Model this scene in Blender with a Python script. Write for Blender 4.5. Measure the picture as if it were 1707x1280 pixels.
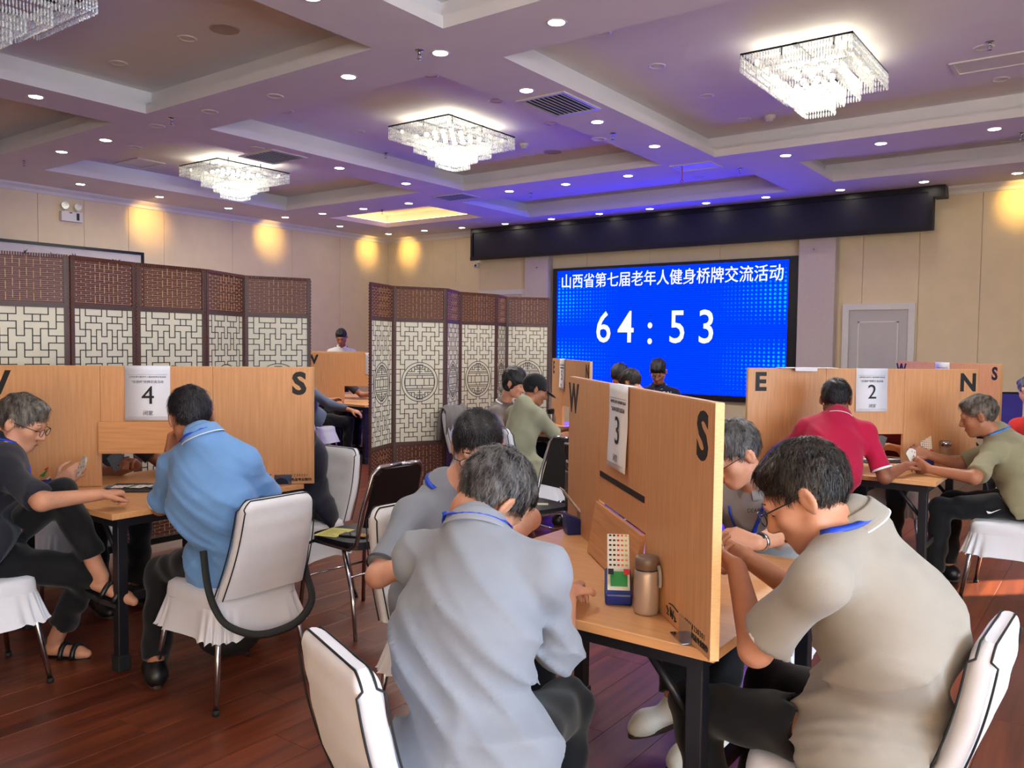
import bpy, math, random
import numpy as np
from mathutils import Vector, Matrix
R_ = random.Random(7)
for o in list(bpy.data.objects): bpy.data.objects.remove(o)
sc = bpy.context.scene
COL = sc.collection
# ------------------------------------------------------------------ camera
F_PX, YAW, PITCH, ROLL, CAM_H = 1385.0, 0.635304, -0.047638, 0.011129, 1.5
def cam_axes():
    f = np.array([-math.sin(YAW)*math.cos(PITCH), math.cos(YAW)*math.cos(PITCH), math.sin(PITCH)])
    r = np.array([math.cos(YAW), math.sin(YAW), 0.0]); u = np.cross(r, f)
    c, s = math.cos(ROLL), math.sin(ROLL)
    return c*r+s*u, -s*r+c*u, f
CR, CU, CF = cam_axes()
cd = bpy.data.cameras.new('camera'); cam = bpy.data.objects.new('camera', cd); COL.objects.link(cam)
cd.sensor_fit = 'HORIZONTAL'; cd.sensor_width = 36.0; cd.lens = F_PX/1707*36.0
cd.clip_start = 0.05; cd.clip_end = 200
cam.matrix_world = Matrix(((CR[0], CU[0], -CF[0], 0), (CR[1], CU[1], -CF[1], 0), (CR[2], CU[2], -CF[2], CAM_H), (0, 0, 0, 1)))
sc.camera = cam
def at(x, y, d):            # a point measured in the photograph at distance d along the view axis
    return np.array([0, 0, CAM_H]) + d*(CF + CR*((x-853.5)/F_PX) - CU*((y-640)/F_PX))
# ------------------------------------------------------------------ world, sun, exposure
vs = sc.view_settings
vs.view_transform = 'Standard'; vs.look = 'None'; vs.gamma = 1.0; vs.use_curve_mapping = False
vs.exposure = 0.62
w = bpy.data.worlds.new('world'); sc.world = w; w.use_nodes = True
bg = w.node_tree.nodes['Background']; bg.inputs[0].default_value = (0.64, 0.82, 1.0, 1); bg.inputs[1].default_value = 8.5
sd = bpy.data.lights.new('sun', 'SUN'); sun = bpy.data.objects.new('sun', sd); COL.objects.link(sun)
sd.energy = 30.0; sd.angle = 0.009; sd.color = (1.0, 0.86, 0.66)
sun.rotation_euler = Vector((-0.62, -0.62, -0.30)).to_track_quat('-Z', 'Y').to_euler()
sc.cycles.caustics_reflective = False; sc.cycles.caustics_refractive = False
sc.cycles.max_bounces = 7; sc.cycles.diffuse_bounces = 4; sc.cycles.glossy_bounces = 3; sc.cycles.transmission_bounces = 6; sc.cycles.transparent_max_bounces = 8
sc.cycles.sample_clamp_indirect = 6.0
# ------------------------------------------------------------------ materials
MATS = {}
def lin(r, g, b):
    f = lambda c: ((c/255)/12.92 if c/255 <= 0.04045 else ((c/255+0.055)/1.055)**2.4)
    return (f(r), f(g), f(b), 1)
def mat(name, col, rough=0.6, metal=0.0, var=0.0, vscale=8.0, bump=0.0, bscale=40.0, spec=0.5, emit=None, estr=0.0, stretch=None, col2=None, trans=0.0, alpha=1.0, sheen=0.0, rnd=0.0, sss=0.0, coat=0.0):
    if name in MATS: return MATS[name]
    m = bpy.data.materials.new(name); m.use_nodes = True; MATS[name] = m
    nt = m.node_tree; b = nt.nodes['Principled BSDF']
    if len(col) == 3: col = lin(*col)
    if col2 is not None and len(col2) == 3: col2 = lin(*col2)
    b.inputs['Base Color'].default_value = col; b.inputs['Roughness'].default_value = rough; b.inputs['Metallic'].default_value = metal
    b.inputs['Specular IOR Level'].default_value = spec
    if trans: b.inputs['Transmission Weight'].default_value = trans
    if alpha < 1: b.inputs['Alpha'].default_value = alpha
    if sheen: b.inputs['Sheen Weight'].default_value = sheen
    if coat: b.inputs['Coat Weight'].default_value = coat; b.inputs['Coat Roughness'].default_value = 0.12
    if sss:
        b.inputs['Subsurface Weight'].default_value = sss; b.inputs['Subsurface Radius'].default_value = (0.012, 0.005, 0.003)
    if emit is not None:
        b.inputs['Emission Color'].default_value = emit if len(emit) == 4 else lin(*emit); b.inputs['Emission Strength'].default_value = estr
    if var > 0 or bump > 0 or rnd > 0 or col2 is not None:
        tc = nt.nodes.new('ShaderNodeTexCoord'); mp = nt.nodes.new('ShaderNodeMapping'); nt.links.new(tc.outputs['Object'], mp.inputs[0])
        if stretch: mp.inputs['Scale'].default_value = stretch
        if rnd > 0:
            oi = nt.nodes.new('ShaderNodeObjectInfo'); cmb = nt.nodes.new('ShaderNodeVectorMath'); cmb.operation = 'SCALE'
            cmb.inputs[0].default_value = (37, 53, 71); nt.links.new(oi.outputs['Random'], cmb.inputs['Scale']); nt.links.new(cmb.outputs[0], mp.inputs['Location'])
        if var > 0 or col2 is not None:
            n = nt.nodes.new('ShaderNodeTexNoise'); n.inputs['Scale'].default_value = vscale; n.inputs['Detail'].default_value = 4
            nt.links.new(mp.outputs[0], n.inputs['Vector'])
            cr = nt.nodes.new('ShaderNodeValToRGB'); c1 = [max(0, c*(1-var)) for c in col[:3]]; c2 = list(col2[:3]) if col2 is not None else [min(1, c*(1+var)) for c in col[:3]]
            cr.color_ramp.elements[0].position = 0.32; cr.color_ramp.elements[1].position = 0.68
            cr.color_ramp.elements[0].color = (*c1, 1); cr.color_ramp.elements[1].color = (*c2, 1)
            nt.links.new(n.outputs['Fac'], cr.inputs[0]); out = cr.outputs[0]
            if rnd > 0:
                mx = nt.nodes.new('ShaderNodeMix'); mx.data_type = 'RGBA'; mx.blend_type = 'MULTIPLY'; mx.inputs['Factor'].default_value = 1
                mr = nt.nodes.new('ShaderNodeMapRange'); mr.inputs[3].default_value = 1-rnd; mr.inputs[4].default_value = 1+rnd
                nt.links.new(oi.outputs['Random'], mr.inputs[0]); nt.links.new(out, mx.inputs[6]); nt.links.new(mr.outputs[0], mx.inputs[7]); out = mx.outputs[2]
            nt.links.new(out, b.inputs['Base Color'])
        if bump > 0:
            n2 = nt.nodes.new('ShaderNodeTexNoise'); n2.inputs['Scale'].default_value = bscale; n2.inputs['Detail'].default_value = 3
            nt.links.new(mp.outputs[0], n2.inputs['Vector'])
            bp = nt.nodes.new('ShaderNodeBump'); bp.inputs['Strength'].default_value = bump; bp.inputs['Distance'].default_value = 0.01
            nt.links.new(n2.outputs['Fac'], bp.inputs['Height']); nt.links.new(bp.outputs[0], b.inputs['Normal'])
    return m
M_PLASTER = mat('ceiling_plaster', (226, 220, 220), 0.85, var=0.02, vscale=3)
M_WALL = mat('wall_covering', (230, 210, 174), 0.8, var=0.025, vscale=5, bump=0.08, bscale=160)
M_GROOVE = mat('wall_groove', (188, 168, 142), 0.9, var=0.05)
M_PILASTER = mat('pilaster_cloth', (205, 190, 184), 0.85, var=0.03, vscale=30, bump=0.1, bscale=200)
M_WHITE = mat('white_paint', (226, 222, 216), 0.45, var=0.02)
M_FLOOR = mat('floor_laminate', (92, 42, 28), 0.34, var=0.22, vscale=2.2, stretch=(9.0, 0.45, 1.0), rnd=0.14, spec=0.4, col2=(126, 62, 36))
M_NAVY = mat('valance_navy', (24, 24, 46), 0.5, var=0.15, vscale=3, spec=0.4)
M_BLACK = mat('black_frame', (16, 16, 20), 0.4, var=0.1, spec=0.4)
M_BEECH = mat('beech_veneer', (206, 150, 104), 0.42, var=0.09, vscale=6, stretch=(14, 14, 0.8), spec=0.35)
M_BEECH_H = mat('beech_veneer_cross', (204, 146, 98), 0.42, var=0.11, vscale=6, stretch=(0.8, 14, 14), spec=0.35)
M_TOP = mat('table_top_laminate', (216, 160, 108), 0.32, var=0.08, vscale=5, stretch=(1.0, 12, 12), spec=0.4)
M_EDGE = mat('board_edge', (222, 176, 118), 0.5, var=0.1, vscale=60, stretch=(1, 1, 6))
M_STEEL = mat('table_steel', (26, 25, 30), 0.42, var=0.12, spec=0.4)
M_CHROME = mat('chrome', (190, 190, 195), 0.16, 1.0, var=0.06)
M_INK = mat('black_print', (18, 18, 20), 0.6, var=0.1, vscale=40)
M_PAPER = mat('paper', (226, 226, 236), 0.8, var=0.015, vscale=20)
M_RUBBER = mat('rubber', (20, 20, 21), 0.7, var=0.1)
M_COVER = mat('chair_cover', (222, 223, 232), 0.5, var=0.03, vscale=6, bump=0.25, bscale=14, sheen=0.3)
M_PIPING = mat('cover_piping', (14, 14, 16), 0.6, var=0.1)
# ------------------------------------------------------------------ mesh helpers
class MB:
    def __init__(s): s.v = []; s.f = []; s.m = []; s.smooth = []
    def add(s, v, f, mi=0, sm=False):
        k = len(s.v); s.v += [tuple(map(float, p)) for p in v]; s.f += [tuple(k+i for i in q) for q in f]; s.m += [mi]*len(f); s.smooth += [sm]*len(f); return s
    def box(s, c, d, rz=0.0, mi=0, mx=None):
        x, y, z = d[0]/2, d[1]/2, d[2]/2
        v = [(-x, -y, -z), (x, -y, -z), (x, y, -z), (-x, y, -z), (-x, -y, z), (x, -y, z), (x, y, z), (-x, y, z)]
        if mx is not None: v = [tuple(mx @ Vector(p)) for p in v]
        elif rz: ca, sa = math.cos(rz), math.sin(rz); v = [(p[0]*ca-p[1]*sa, p[0]*sa+p[1]*ca, p[2]) for p in v]
        v = [(p[0]+c[0], p[1]+c[1], p[2]+c[2]) for p in v]
        return s.add(v, [(0, 3, 2, 1), (4, 5, 6, 7), (0, 1, 5, 4), (1, 2, 6, 5), (2, 3, 7, 6), (3, 0, 4, 7)], mi)
    def b2(s, lo, hi, mi=0):
        return s.box([(a+b)/2 for a, b in zip(lo, hi)], [abs(b-a) for a, b in zip(lo, hi)], mi=mi)
    def tube(s, pts, r, n=8, mi=0, caps=True, closed=False, flat=None):
        pts = [np.array(p, float) for p in pts]; m = len(pts); rs = r if hasattr(r, '__len__') else [r]*m
        v = []; prev = None
        for i, p in enumerate(pts):
            if closed: t = pts[(i+1) % m]-pts[i-1]
            else: t = pts[min(i+1, m-1)]-pts[max(i-1, 0)]
            t = t/(np.linalg.norm(t)+1e-9)
            if prev is None:
                a = np.array([0, 0, 1.]) if abs(t[2]) < .9 else np.array([1., 0, 0]); nx = np.cross(t, a)
            else: nx = prev-t*np.dot(prev, t)
            nx /= np.linalg.norm(nx)+1e-9; prev = nx; ny = np.cross(t, nx)
            for k in range(n):
                an = 2*math.pi*k/n; v.append(p+rs[i]*(math.cos(an)*nx+math.sin(an)*ny*(flat if flat else 1)))
        f = []
        for i in range(m if closed else m-1):
            j = (i+1) % m
            for k in range(n): f.append((i*n+k, i*n+(k+1) % n, j*n+(k+1) % n, j*n+k))
        s.add(v, f, mi, True)
        if caps and not closed:
            k0 = len(s.v)-len(v); s.f += [tuple(k0+n-1-k for k in range(n)), tuple(k0+(m-1)*n+k for k in range(n))]; s.m += [mi, mi]; s.smooth += [False]*2
        return s
    def lathe(s, prof, c=(0, 0, 0), n=24, mi=0, ax=None, a0=0.0, a1=2*math.pi):
        full = abs(a1-a0-2*math.pi) < 1e-6; cols = n if full else n+1; v = []
        for r, z in prof:
            for k in range(cols):
                an = a0+(a1-a0)*k/n; v.append((r*math.cos(an), r*math.sin(an), z))
        if ax is not None: v = [tuple(ax @ Vector(p)) for p in v]
        v = [(p[0]+c[0], p[1]+c[1], p[2]+c[2]) for p in v]; f = []
        for i in range(len(prof)-1):
            for k in range(n):
                k2 = (k+1) % cols; f.append((i*cols+k, i*cols+k2, (i+1)*cols+k2, (i+1)*cols+k))
        return s.add(v, f, mi, True)
    def ell(s, c, r, n=16, m=10, mi=0, mx=None):
        v = []; f = []
        for i in range(m+1):
            th = math.pi*i/m
            for k in range(n):
                ph = 2*math.pi*k/n; p = Vector((r[0]*math.sin(th)*math.cos(ph), r[1]*math.sin(th)*math.sin(ph), r[2]*math.cos(th)))
                if mx is not None: p = mx @ p
                v.append((p[0]+c[0], p[1]+c[1], p[2]+c[2]))
        for i in range(m):
            for k in range(n): f.append((i*n+k, (i+1)*n+k, (i+1)*n+(k+1) % n, i*n+(k+1) % n))
        return s.add(v, f, mi, True)
    def prism(s, poly, z0, z1, mi=0):
        n = len(poly); v = [(p[0], p[1], z0) for p in poly]+[(p[0], p[1], z1) for p in poly]
        return s.add(v, [tuple(range(n-1, -1, -1)), tuple(range(n, 2*n))]+[(i, (i+1) % n, n+(i+1) % n, n+i) for i in range(n)], mi)
    def mesh(s, name, mats):
        me = bpy.data.meshes.new(name); me.from_pydata(s.v, [], s.f)
        for m in (mats if isinstance(mats, (list, tuple)) else [mats]): me.materials.append(m)
        me.polygons.foreach_set('material_index', s.m); me.polygons.foreach_set('use_smooth', s.smooth); me.update(); return me
    def build(s, name, mats, parent=None, loc=None, rot=None, bevel=0.0):
        return link(name, s.mesh(name, mats), parent, loc, rot, bevel)
def link(name, me, parent=None, loc=None, rot=None, bevel=0.0):
    o = bpy.data.objects.new(name, me); COL.objects.link(o)
    if parent is not None: o.parent = parent
    if loc is not None: o.location = loc
    if rot is not None: o.rotation_euler = rot
    if bevel:
        b = o.modifiers.new('bevel', 'BEVEL'); b.width = bevel; b.segments = 2; b.limit_method = 'ANGLE'
    return o
def tag(o, label=None, cat=None, group=None, kind=None):
    if label: o['label'] = label
    if cat: o['category'] = cat
    if group: o['group'] = group
    if kind: o['kind'] = kind
    return o
def thing(name, label, cat, loc=(0, 0, 0), rz=0.0, group=None):
    e = bpy.data.objects.new(name, None); COL.objects.link(e); e.location = loc; e.rotation_euler = (0, 0, rz); e.empty_display_size = 0.1
    return tag(e, label, cat, group)
def struct(name, mb, m, bevel=0.0): return tag(mb.build(name, m, bevel=bevel), kind='structure')
def copy_tree(o, loc=None, rz=None, label=None, parent=None):
    c = o.copy(); COL.objects.link(c); c.parent = parent
    if loc is not None: c.location = loc
    if rz is not None: c.rotation_euler = (0, 0, rz)
    if label: c['label'] = label
    for ch in [x for x in bpy.data.objects if x.parent == o]: copy_tree(ch, parent=c)
    return c
def text_mesh(txt, size, bold=0.0, align='CENTER', depth=0.0004, space=1.0):
    cu = bpy.data.curves.new('lettering', 'FONT'); cu.body = txt; cu.size = size; cu.align_x = align; cu.align_y = 'CENTER'; cu.extrude = depth; cu.offset = bold; cu.resolution_u = 3; cu.space_character = space
    o = bpy.data.objects.new('lettering', cu); COL.objects.link(o)
    dg = bpy.context.evaluated_depsgraph_get(); me = bpy.data.meshes.new_from_object(o.evaluated_get(dg)); bpy.data.objects.remove(o); bpy.data.curves.remove(cu)
    return me
def text(txt, size, m, parent, loc, rot, bold=0.0, name='lettering', sx=1.0, space=1.0, align='CENTER'):
    me = text_mesh(txt, size, bold, align, space=space); me.materials.clear(); me.materials.append(m)
    o = link(name, me, parent, loc, rot); o.scale = (sx, 1, 1); return o
# ------------------------------------------------------------------ room shell
XL, XR, YB, YF, ZC, ZT = -12.27, 4.15, 12.3, -3.0, 3.63, 3.88
fl = struct('floor', MB().b2((XL, YF, -0.06), (XR, YB, -0.012)), mat('underlay', (60, 30, 20), 0.8, var=0.1))
# floor planks: the nearest 300 as single planks, the rest joined
planks = []
PW, PL = 0.197, 1.21
iy0 = int(math.floor(YF/PL))
for i in range(int(math.floor(XL/PW)), int(math.ceil(XR/PW))):
    off = (i*0.413) % 1.0*PL
    for j in range(iy0-1, int(YB/PL)+2):
        x0, x1 = max(i*PW, XL), min((i+1)*PW, XR); y0, y1 = max(j*PL+off, YF), min((j+1)*PL+off, YB)
        if y1-y0 < 0.02 or x1-x0 < 0.02: continue
        p = np.array([(x0+x1)/2, (y0+y1)/2, 0])-np.array([0, 0, CAM_H]); d = p@CF
        u = (p@CR)/max(d, .01)*F_PX; vv = -(p@CU)/max(d, .01)*F_PX
        inview = d > 0.8 and abs(u) < 1000 and vv < 800
        planks.append((0 if inview else 1, d, x0, x1, y0, y1))
planks.sort()
G = 0.0006
pmesh = {}
far = MB()
for k, (q, d, x0, x1, y0, y1) in enumerate(planks):
    if k < 300 and q == 0:
        key = (round(x1-x0, 3), round(y1-y0, 3))
        if key not in pmesh:
            a, b = key[0]/2-G, key[1]/2-G; c = 0.0009
            pmesh[key] = MB().add([(-a, -b, -0.012), (a, -b, -0.012), (a, b, -0.012), (-a, b, -0.012), (-a, -b, -c), (a, -b, -c), (a, b, -c), (-a, b, -c), (-a+c, -b+c, 0), (a-c, -b+c, 0), (a-c, b-c, 0), (-a+c, b-c, 0)],
                [(0, 1, 5, 4), (1, 2, 6, 5), (2, 3, 7, 6), (3, 0, 4, 7), (4, 5, 9, 8), (5, 6, 10, 9), (6, 7, 11, 10), (7, 4, 8, 11), (8, 9, 10, 11)]).mesh('plank', M_FLOOR)
        link('plank', pmesh[key], fl, ((x0+x1)/2, (y0+y1)/2, 0))
    else:
        far.b2((x0+G, y0+G, -0.012), (x1-G, y1-G, 0))
tag(far.build('plank', M_FLOOR, fl), kind='stuff')
# walls with their panels (a recessed joint between the panels)
def panel_wall(name, axis, const, edges, z0, z1, sgn, holes=()):
    back = MB()
    wl = struct(name, back.b2((const+sgn*0.012, edges[0], z0), (const+sgn*0.14, edges[-1], z1)) if axis == 'x' else back.b2((edges[0], const+sgn*0.012, z0), (edges[-1], const+sgn*0.14, z1)), M_GROOVE)
    for a, b in zip(edges[:-1], edges[1:]):
        g = 0.0022
        lo, hi = ((const, a+g, z0), (const+sgn*0.012, b-g, z1)) if axis == 'x' else ((a+g, const, z0), (b-g, const+sgn*0.012, z1))
        MB().b2(lo, hi).build('panel', M_WALL, wl, bevel=0.003)
    return wl
panel_wall('wall_left', 'x', XL, [YF, -1.9, -0.8, 0.3, 1.45, 2.6, 3.75, 4.9, 5.46, 6.1, 6.77, 7.35, 8.6, 9.85, 11.0, YB], 0, ZC, -1)
panel_wall('wall_back', 'y', YB, [XL-.14, -11.05, -10.45, -9.86, -8.69, -7.5, -6.3, -5.1, -3.84, -3.32, -3.0, -2.28, -1.55, -0.4, 0.75, 1.9, 3.05, XR], 0, ZC, 1)
# wall on the window side, with openings between piers
wr = MB(); x0, x1 = XR, XR+0.2
WY = [(-2.75, -0.85, .4, 3.0), (-0.45, 1.35, .4, 3.0), (1.75, 3.45, .4, 3.0), (10.55, 11.15, 2.12, 2.46)]; prev = YF     # wide windows beside the camera and a small high one that lets a patch of sun in
for a, b, z0, z1 in WY: wr.b2((x0, prev, 0), (x1, a, 3.95)); wr.b2((x0, a, 0), (x1, b, z0)); wr.b2((x0, a, z1), (x1, b, 3.95)); prev = b
wr.b2((x0, prev, 0), (x1, YB, 3.95))
wrs = struct('wall_right', wr, M_WALL)
for i, (a, b, z0, z1) in enumerate(WY):
    fr = MB(); s = 0.03
    for (lo, hi) in (((x0+.06, a, z0), (x0+.12, b, z0+s)), ((x0+.06, a, z1-s), (x0+.12, b, z1)), ((x0+.06, a, z0+s), (x0+.12, a+s, z1-s)), ((x0+.06, b-s, z0+s), (x0+.12, b, z1-s))): fr.b2(lo, hi)
    struct('window_%d' % (i+1), fr, M_WHITE)
for (a, b, z0, z1) in WY[:3]:
    pd_ = bpy.data.lights.new('window_portal', 'AREA'); po = bpy.data.objects.new('window_portal', pd_); COL.objects.link(po); pd_.shape = 'RECTANGLE'; pd_.size = z1-z0; pd_.size_y = b-a; pd_.cycles.is_portal = True
    po.location = (XR+.19, (a+b)/2, (z0+z1)/2); po.rotation_euler = (0, math.pi/2, 0)
struct('wall_front', MB().b2((XL, YF-.14, 0), (XR, YF, 3.95)), M_WALL)
# ceiling: beam grid at ZC with recessed coffers, each with a lower lip, a ledge and an upper face
COF = [(-11.05, 0.3, -8.1, 4.32), (-7.5, 0.3, -4.47, 4.32), (-3.8, 0.3, 0.55, 4.32), (1.25, 0.3, 2.93, 4.32),
       (-11.05, 5.0, -8.1, 8.75), (-7.5, 5.0, -4.47, 9.0), (-3.8, 5.0, 0.55, 8.95), (1.25, 5.0, 2.93, 8.95),
       (-11.05, 9.68, -8.78, 11.05), (-8.13, 9.7, -3.77, 11.45), (-3.1, 9.7, 0.55, 11.1), (1.25, 9.7, 2.93, 11.1)]
cei = MB()
xs = sorted(set([XL, XR]+[c[0] for c in COF]+[c[2] for c in COF])); ys = sorted(set([YF, YB]+[c[1] for c in COF]+[c[3] for c in COF]))
for a, b in zip(xs[:-1], xs[1:]):
    for c, d in zip(ys[:-1], ys[1:]):
        mx_, my_ = (a+b)/2, (c+d)/2
        if any(q[0] < mx_ < q[2] and q[1] < my_ < q[3] for q in COF): continue
        cei.add([(a, c, ZC), (b, c, ZC), (b, d, ZC), (a, d, ZC)], [(0, 3, 2, 1)])
LIP, SET = 0.085, 0.14
for (a, c, b, d) in COF:
    def ring(a0, c0, b0, d0, z0, a1, c1, b1, d1, z1):
        cei.add([(a0, c0, z0), (b0, c0, z0), (b0, d0, z0), (a0, d0, z0), (a1, c1, z1), (b1, c1, z1), (b1, d1, z1), (a1, d1, z1)], [(0, 4, 5, 1), (1, 5, 6, 2), (2, 6, 7, 3), (3, 7, 4, 0)])
    ring(a, c, b, d, ZC, a, c, b, d, ZC+LIP)
    A, C, B, D = a-SET, c-SET, b+SET, d+SET
    ring(a, c, b, d, ZC+LIP, A, C, B, D, ZC+LIP)
    ring(A, C, B, D, ZC+LIP, A, C, B, D, ZT)
    cei.add([(A, C, ZT), (B, C, ZT), (B, D, ZT), (A, D, ZT)], [(0, 3, 2, 1)])
cei.b2((XL-.2, YF, 3.95), (XR+.2, YB+.2, 4.05))
ceiling = struct('ceiling', cei, M_PLASTER)
# cornice along the walls
def cornice(name, pts):
    prof = [(0, 0), (0, -0.10), (0.02, -0.10), (0.035, -0.06), (0.075, -0.025), (0.085, 0)]
    mb = MB(); (p, q, n) = pts; v = []
    for base in (p, q):
        for (o, z) in prof: v.append((base[0]+n[0]*o, base[1]+n[1]*o, ZC+z))
    k = len(prof); mb.add(v, [(i, i+1, k+i+1, k+i) for i in range(k-1)]); return struct(name, mb, M_WHITE)
cornice('trim_1', ((XL, YF), (XL, YB), (1, 0)))
cornice('trim_2', ((XL, YB), (-9.95, YB), (0, -1)))
cornice('trim_3', ((-2.03, YB), (XR, YB), (0, -1)))
MBASE = mat('baseboard_wood', (96, 48, 34), 0.45, var=0.15)
for nm, lo, hi in (('baseboard_left', (XL, YF, 0), (XL+.015, YB, .1)), ('baseboard_back', (XL+.015, YB-.015, 0), (XR, YB, .1))): struct(nm, MB().b2(lo, hi), MBASE)
# pilasters either side of the screen
struct('trim_4', MB().b2((-8.69, YB-.16, 0), (-8.20, YB-.001, 3.08)), M_PILASTER)
struct('trim_5', MB().b2((-3.84, YB-.16, 0), (-3.33, YB-.001, 3.08)), M_PILASTER)
# doors
def door(name, xa, xb, top, warm):
    y = YB-.001; s = 0.085
    mb = MB(); mb.b2((xa, y-.05, 0), (xa+s, y, top)); mb.b2((xb-s, y-.05, 0), (xb, y, top)); mb.b2((xa+s, y-.05, top-s), (xb-s, y, top))
    d = struct(name, mb, M_WHITE)
    m = M_WHITE
    MB().b2((xa+s, y-.02, .0), (xb-s, y, top-s)).build('door_leaf', mat('door_leaf_paint', (196, 190, 188), .5, var=.02), d)
    mo = MB(); a, b, t, z = xa+s+.12, xb-s-.12, .02, y-.021
    for (lo, hi) in (((a, z-.008, 1.05), (b, z, 1.05+t)), ((a, z-.008, top-s-.18), (b, z, top-s-.18+t)), ((a, z-.008, 1.05), (a+t, z, top-s-.16)), ((b-t, z-.008, 1.05), (b, z, top-s-.16)), ((a, z-.008, .2), (b, z, .2+t)), ((a, z-.008, .92), (b, z, .92+t)), ((a, z-.008, .2), (a+t, z, .94)), ((b-t, z-.008, .2), (b, z, .94))): mo.b2(lo, hi)
    mo.build('moulding', m, d)
    MB().tube([(xa+s+.07, y-.02, 1.0), (xa+s+.07, y-.07, 1.0), (xa+s+.19, y-.07, 1.0)], .009).build('door_handle', M_CHROME, d)
    return d
door('door_1', -3.24, -2.30, 2.12, False)
door('door_2', -9.84, -8.75, 2.50, True)
# valance box over the screen
va = thing('valance', 'long dark navy valance board above the blue screen', 'valance', (-5.97, YB, 3.08))
MB().b2((-3.88, -.24, .0), (3.86, -.002, .54)).build('board', M_NAVY, va)
tr = MB(); tr.b2((-3.9, -.27, -.035), (3.88, -.24, .035)); tr.b2((-3.9, -.262, .47), (3.88, -.24, .545)); tr.b2((3.82, -.262, .035), (3.88, -.24, .47)); tr.b2((-3.9, -.262, .035), (-3.85, -.24, .47)); tr.b2((3.88, -.27, .40), (4.02, -.002, .545))
tr.build('moulding', M_BLACK, va)
# LED wall
lx0, lx1, lz0, lz1 = -8.12, -3.86, 0.66, 2.83
led = thing('led_screen', 'wide LED wall showing a white countdown on bright blue', 'screen', ((lx0+lx1)/2, YB, lz0))
LW, LH = (lx1-lx0)/2, lz1-lz0
fr = MB(); t = .13; y0, y1 = -.11, -.002
fr.b2((-LW, y0, 0), (LW, y1, t*.7)); fr.b2((-LW, y0, LH-.05), (LW, y1, LH)); fr.b2((-LW, y0, t*.7), (-LW+.09, y1, LH-.05)); fr.b2((LW-.14, y0, t*.7), (LW, y1, LH-.05))
fr.build('bezel', M_BLACK, led)
def emat(name, col, s):
    m = bpy.data.materials.new(name); m.use_nodes = True; nt = m.node_tree; nt.nodes.clear()
    e = nt.nodes.new('ShaderNodeEmission'); e.inputs[0].default_value = col; e.inputs[1].default_value = s
    o = nt.nodes.new('ShaderNodeOutputMaterial'); nt.links.new(e.outputs[0], o.inputs[0]); return m
LEDB = 6.0
M_LED = emat('led_blue', (0.0, 0.034/LEDB, 1.0, 1), LEDB)
nt = M_LED.node_tree; em = nt.nodes['Emission']
tc = nt.nodes.new('ShaderNodeTexCoord'); wv = nt.nodes.new('ShaderNodeTexWave'); wv.inputs['Scale'].default_value = 9; wv.bands_direction = 'Z'; wv.inputs['Distortion'].default_value = 1.5
nt.links.new(tc.outputs['Object'], wv.inputs['Vector']); rp = nt.nodes.new('ShaderNodeValToRGB')
rp.color_ramp.elements[0].color = (0, .027/LEDB, 1, 1); rp.color_ramp.elements[1].color = (0, .043/LEDB, 1, 1); nt.links.new(wv.outputs['Fac'], rp.inputs[0]); nt.links.new(rp.outputs[0], em.inputs[0])
sx0, sx1, sz0, sz1 = -LW+.09, LW-.14, t*.7, LH-.05
MB().add([(sx0, -.1, sz0), (sx1, -.1, sz0), (sx1, -.1, sz1), (sx0, -.1, sz1)], [(0, 1, 2, 3)]).build('display', M_LED, led)
M_LEDT = emat('led_white', (1, 1, 1, 1), 0.75)
rot = (math.pi/2, 0, 0); cx = (sx0+sx1)/2
text('山西省第七届老年人健身桥牌交流活动', .262, M_LEDT, led, (cx, -.103, sz1-.20), rot, .0, name='headline', sx=.875)
text('山西省第七届老年人健身桥牌交流活动', .262, M_LEDT, led, (cx+.006, -.1045, sz1-.197), rot, .0, name='headline', sx=.875)
for ch, dx in (('6', -1.08), ('4', -.65), (':', -.21), ('5', .27), ('3', .76)): text(ch, .74, M_LEDT, led, (cx+dx, -.103, 1.12+(0.0 if ch != ':' else -.02)), rot, .004, name='digit', sx=.86)
for st, (gx, gz) in enumerate(((sx0, 1), (sx0, -1), (sx1, 1), (sx1, -1))):
    mbs = [MB() for _ in range(4)]
    for i in range(20):
        for j in range(14):
            px = abs(i)*.062*(1+.012*(20-i)); x = gx+(px+.04)*(1 if gx < 0 else -1)
            z0_ = (sz1-.12 if gz > 0 else sz0+.05); z = z0_-gz*(j*.062)
            fall = (1-i/20)*(1-abs((j-6.5)/8.5)**2)
            if fall < .08 or not sx0+.02 < x < sx1-.02: continue
            rr = .006+.017*fall; q = min(3, int((1-fall)*4)); n = 6
            mbs[q].add([(x+rr*math.cos(2*math.pi*k/n), -.1015, z+rr*math.sin(2*math.pi*k/n)) for k in range(n)], [tuple(range(n))])
    for q in range(4):
        if mbs[q].v: tag(mbs[q].build('dot_pattern', emat('led_dot_%d_%d' % (st, q), (0.0, (.36, .24, .14, .075)[q], 1, 1), 1.0), led), kind='stuff')
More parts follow.
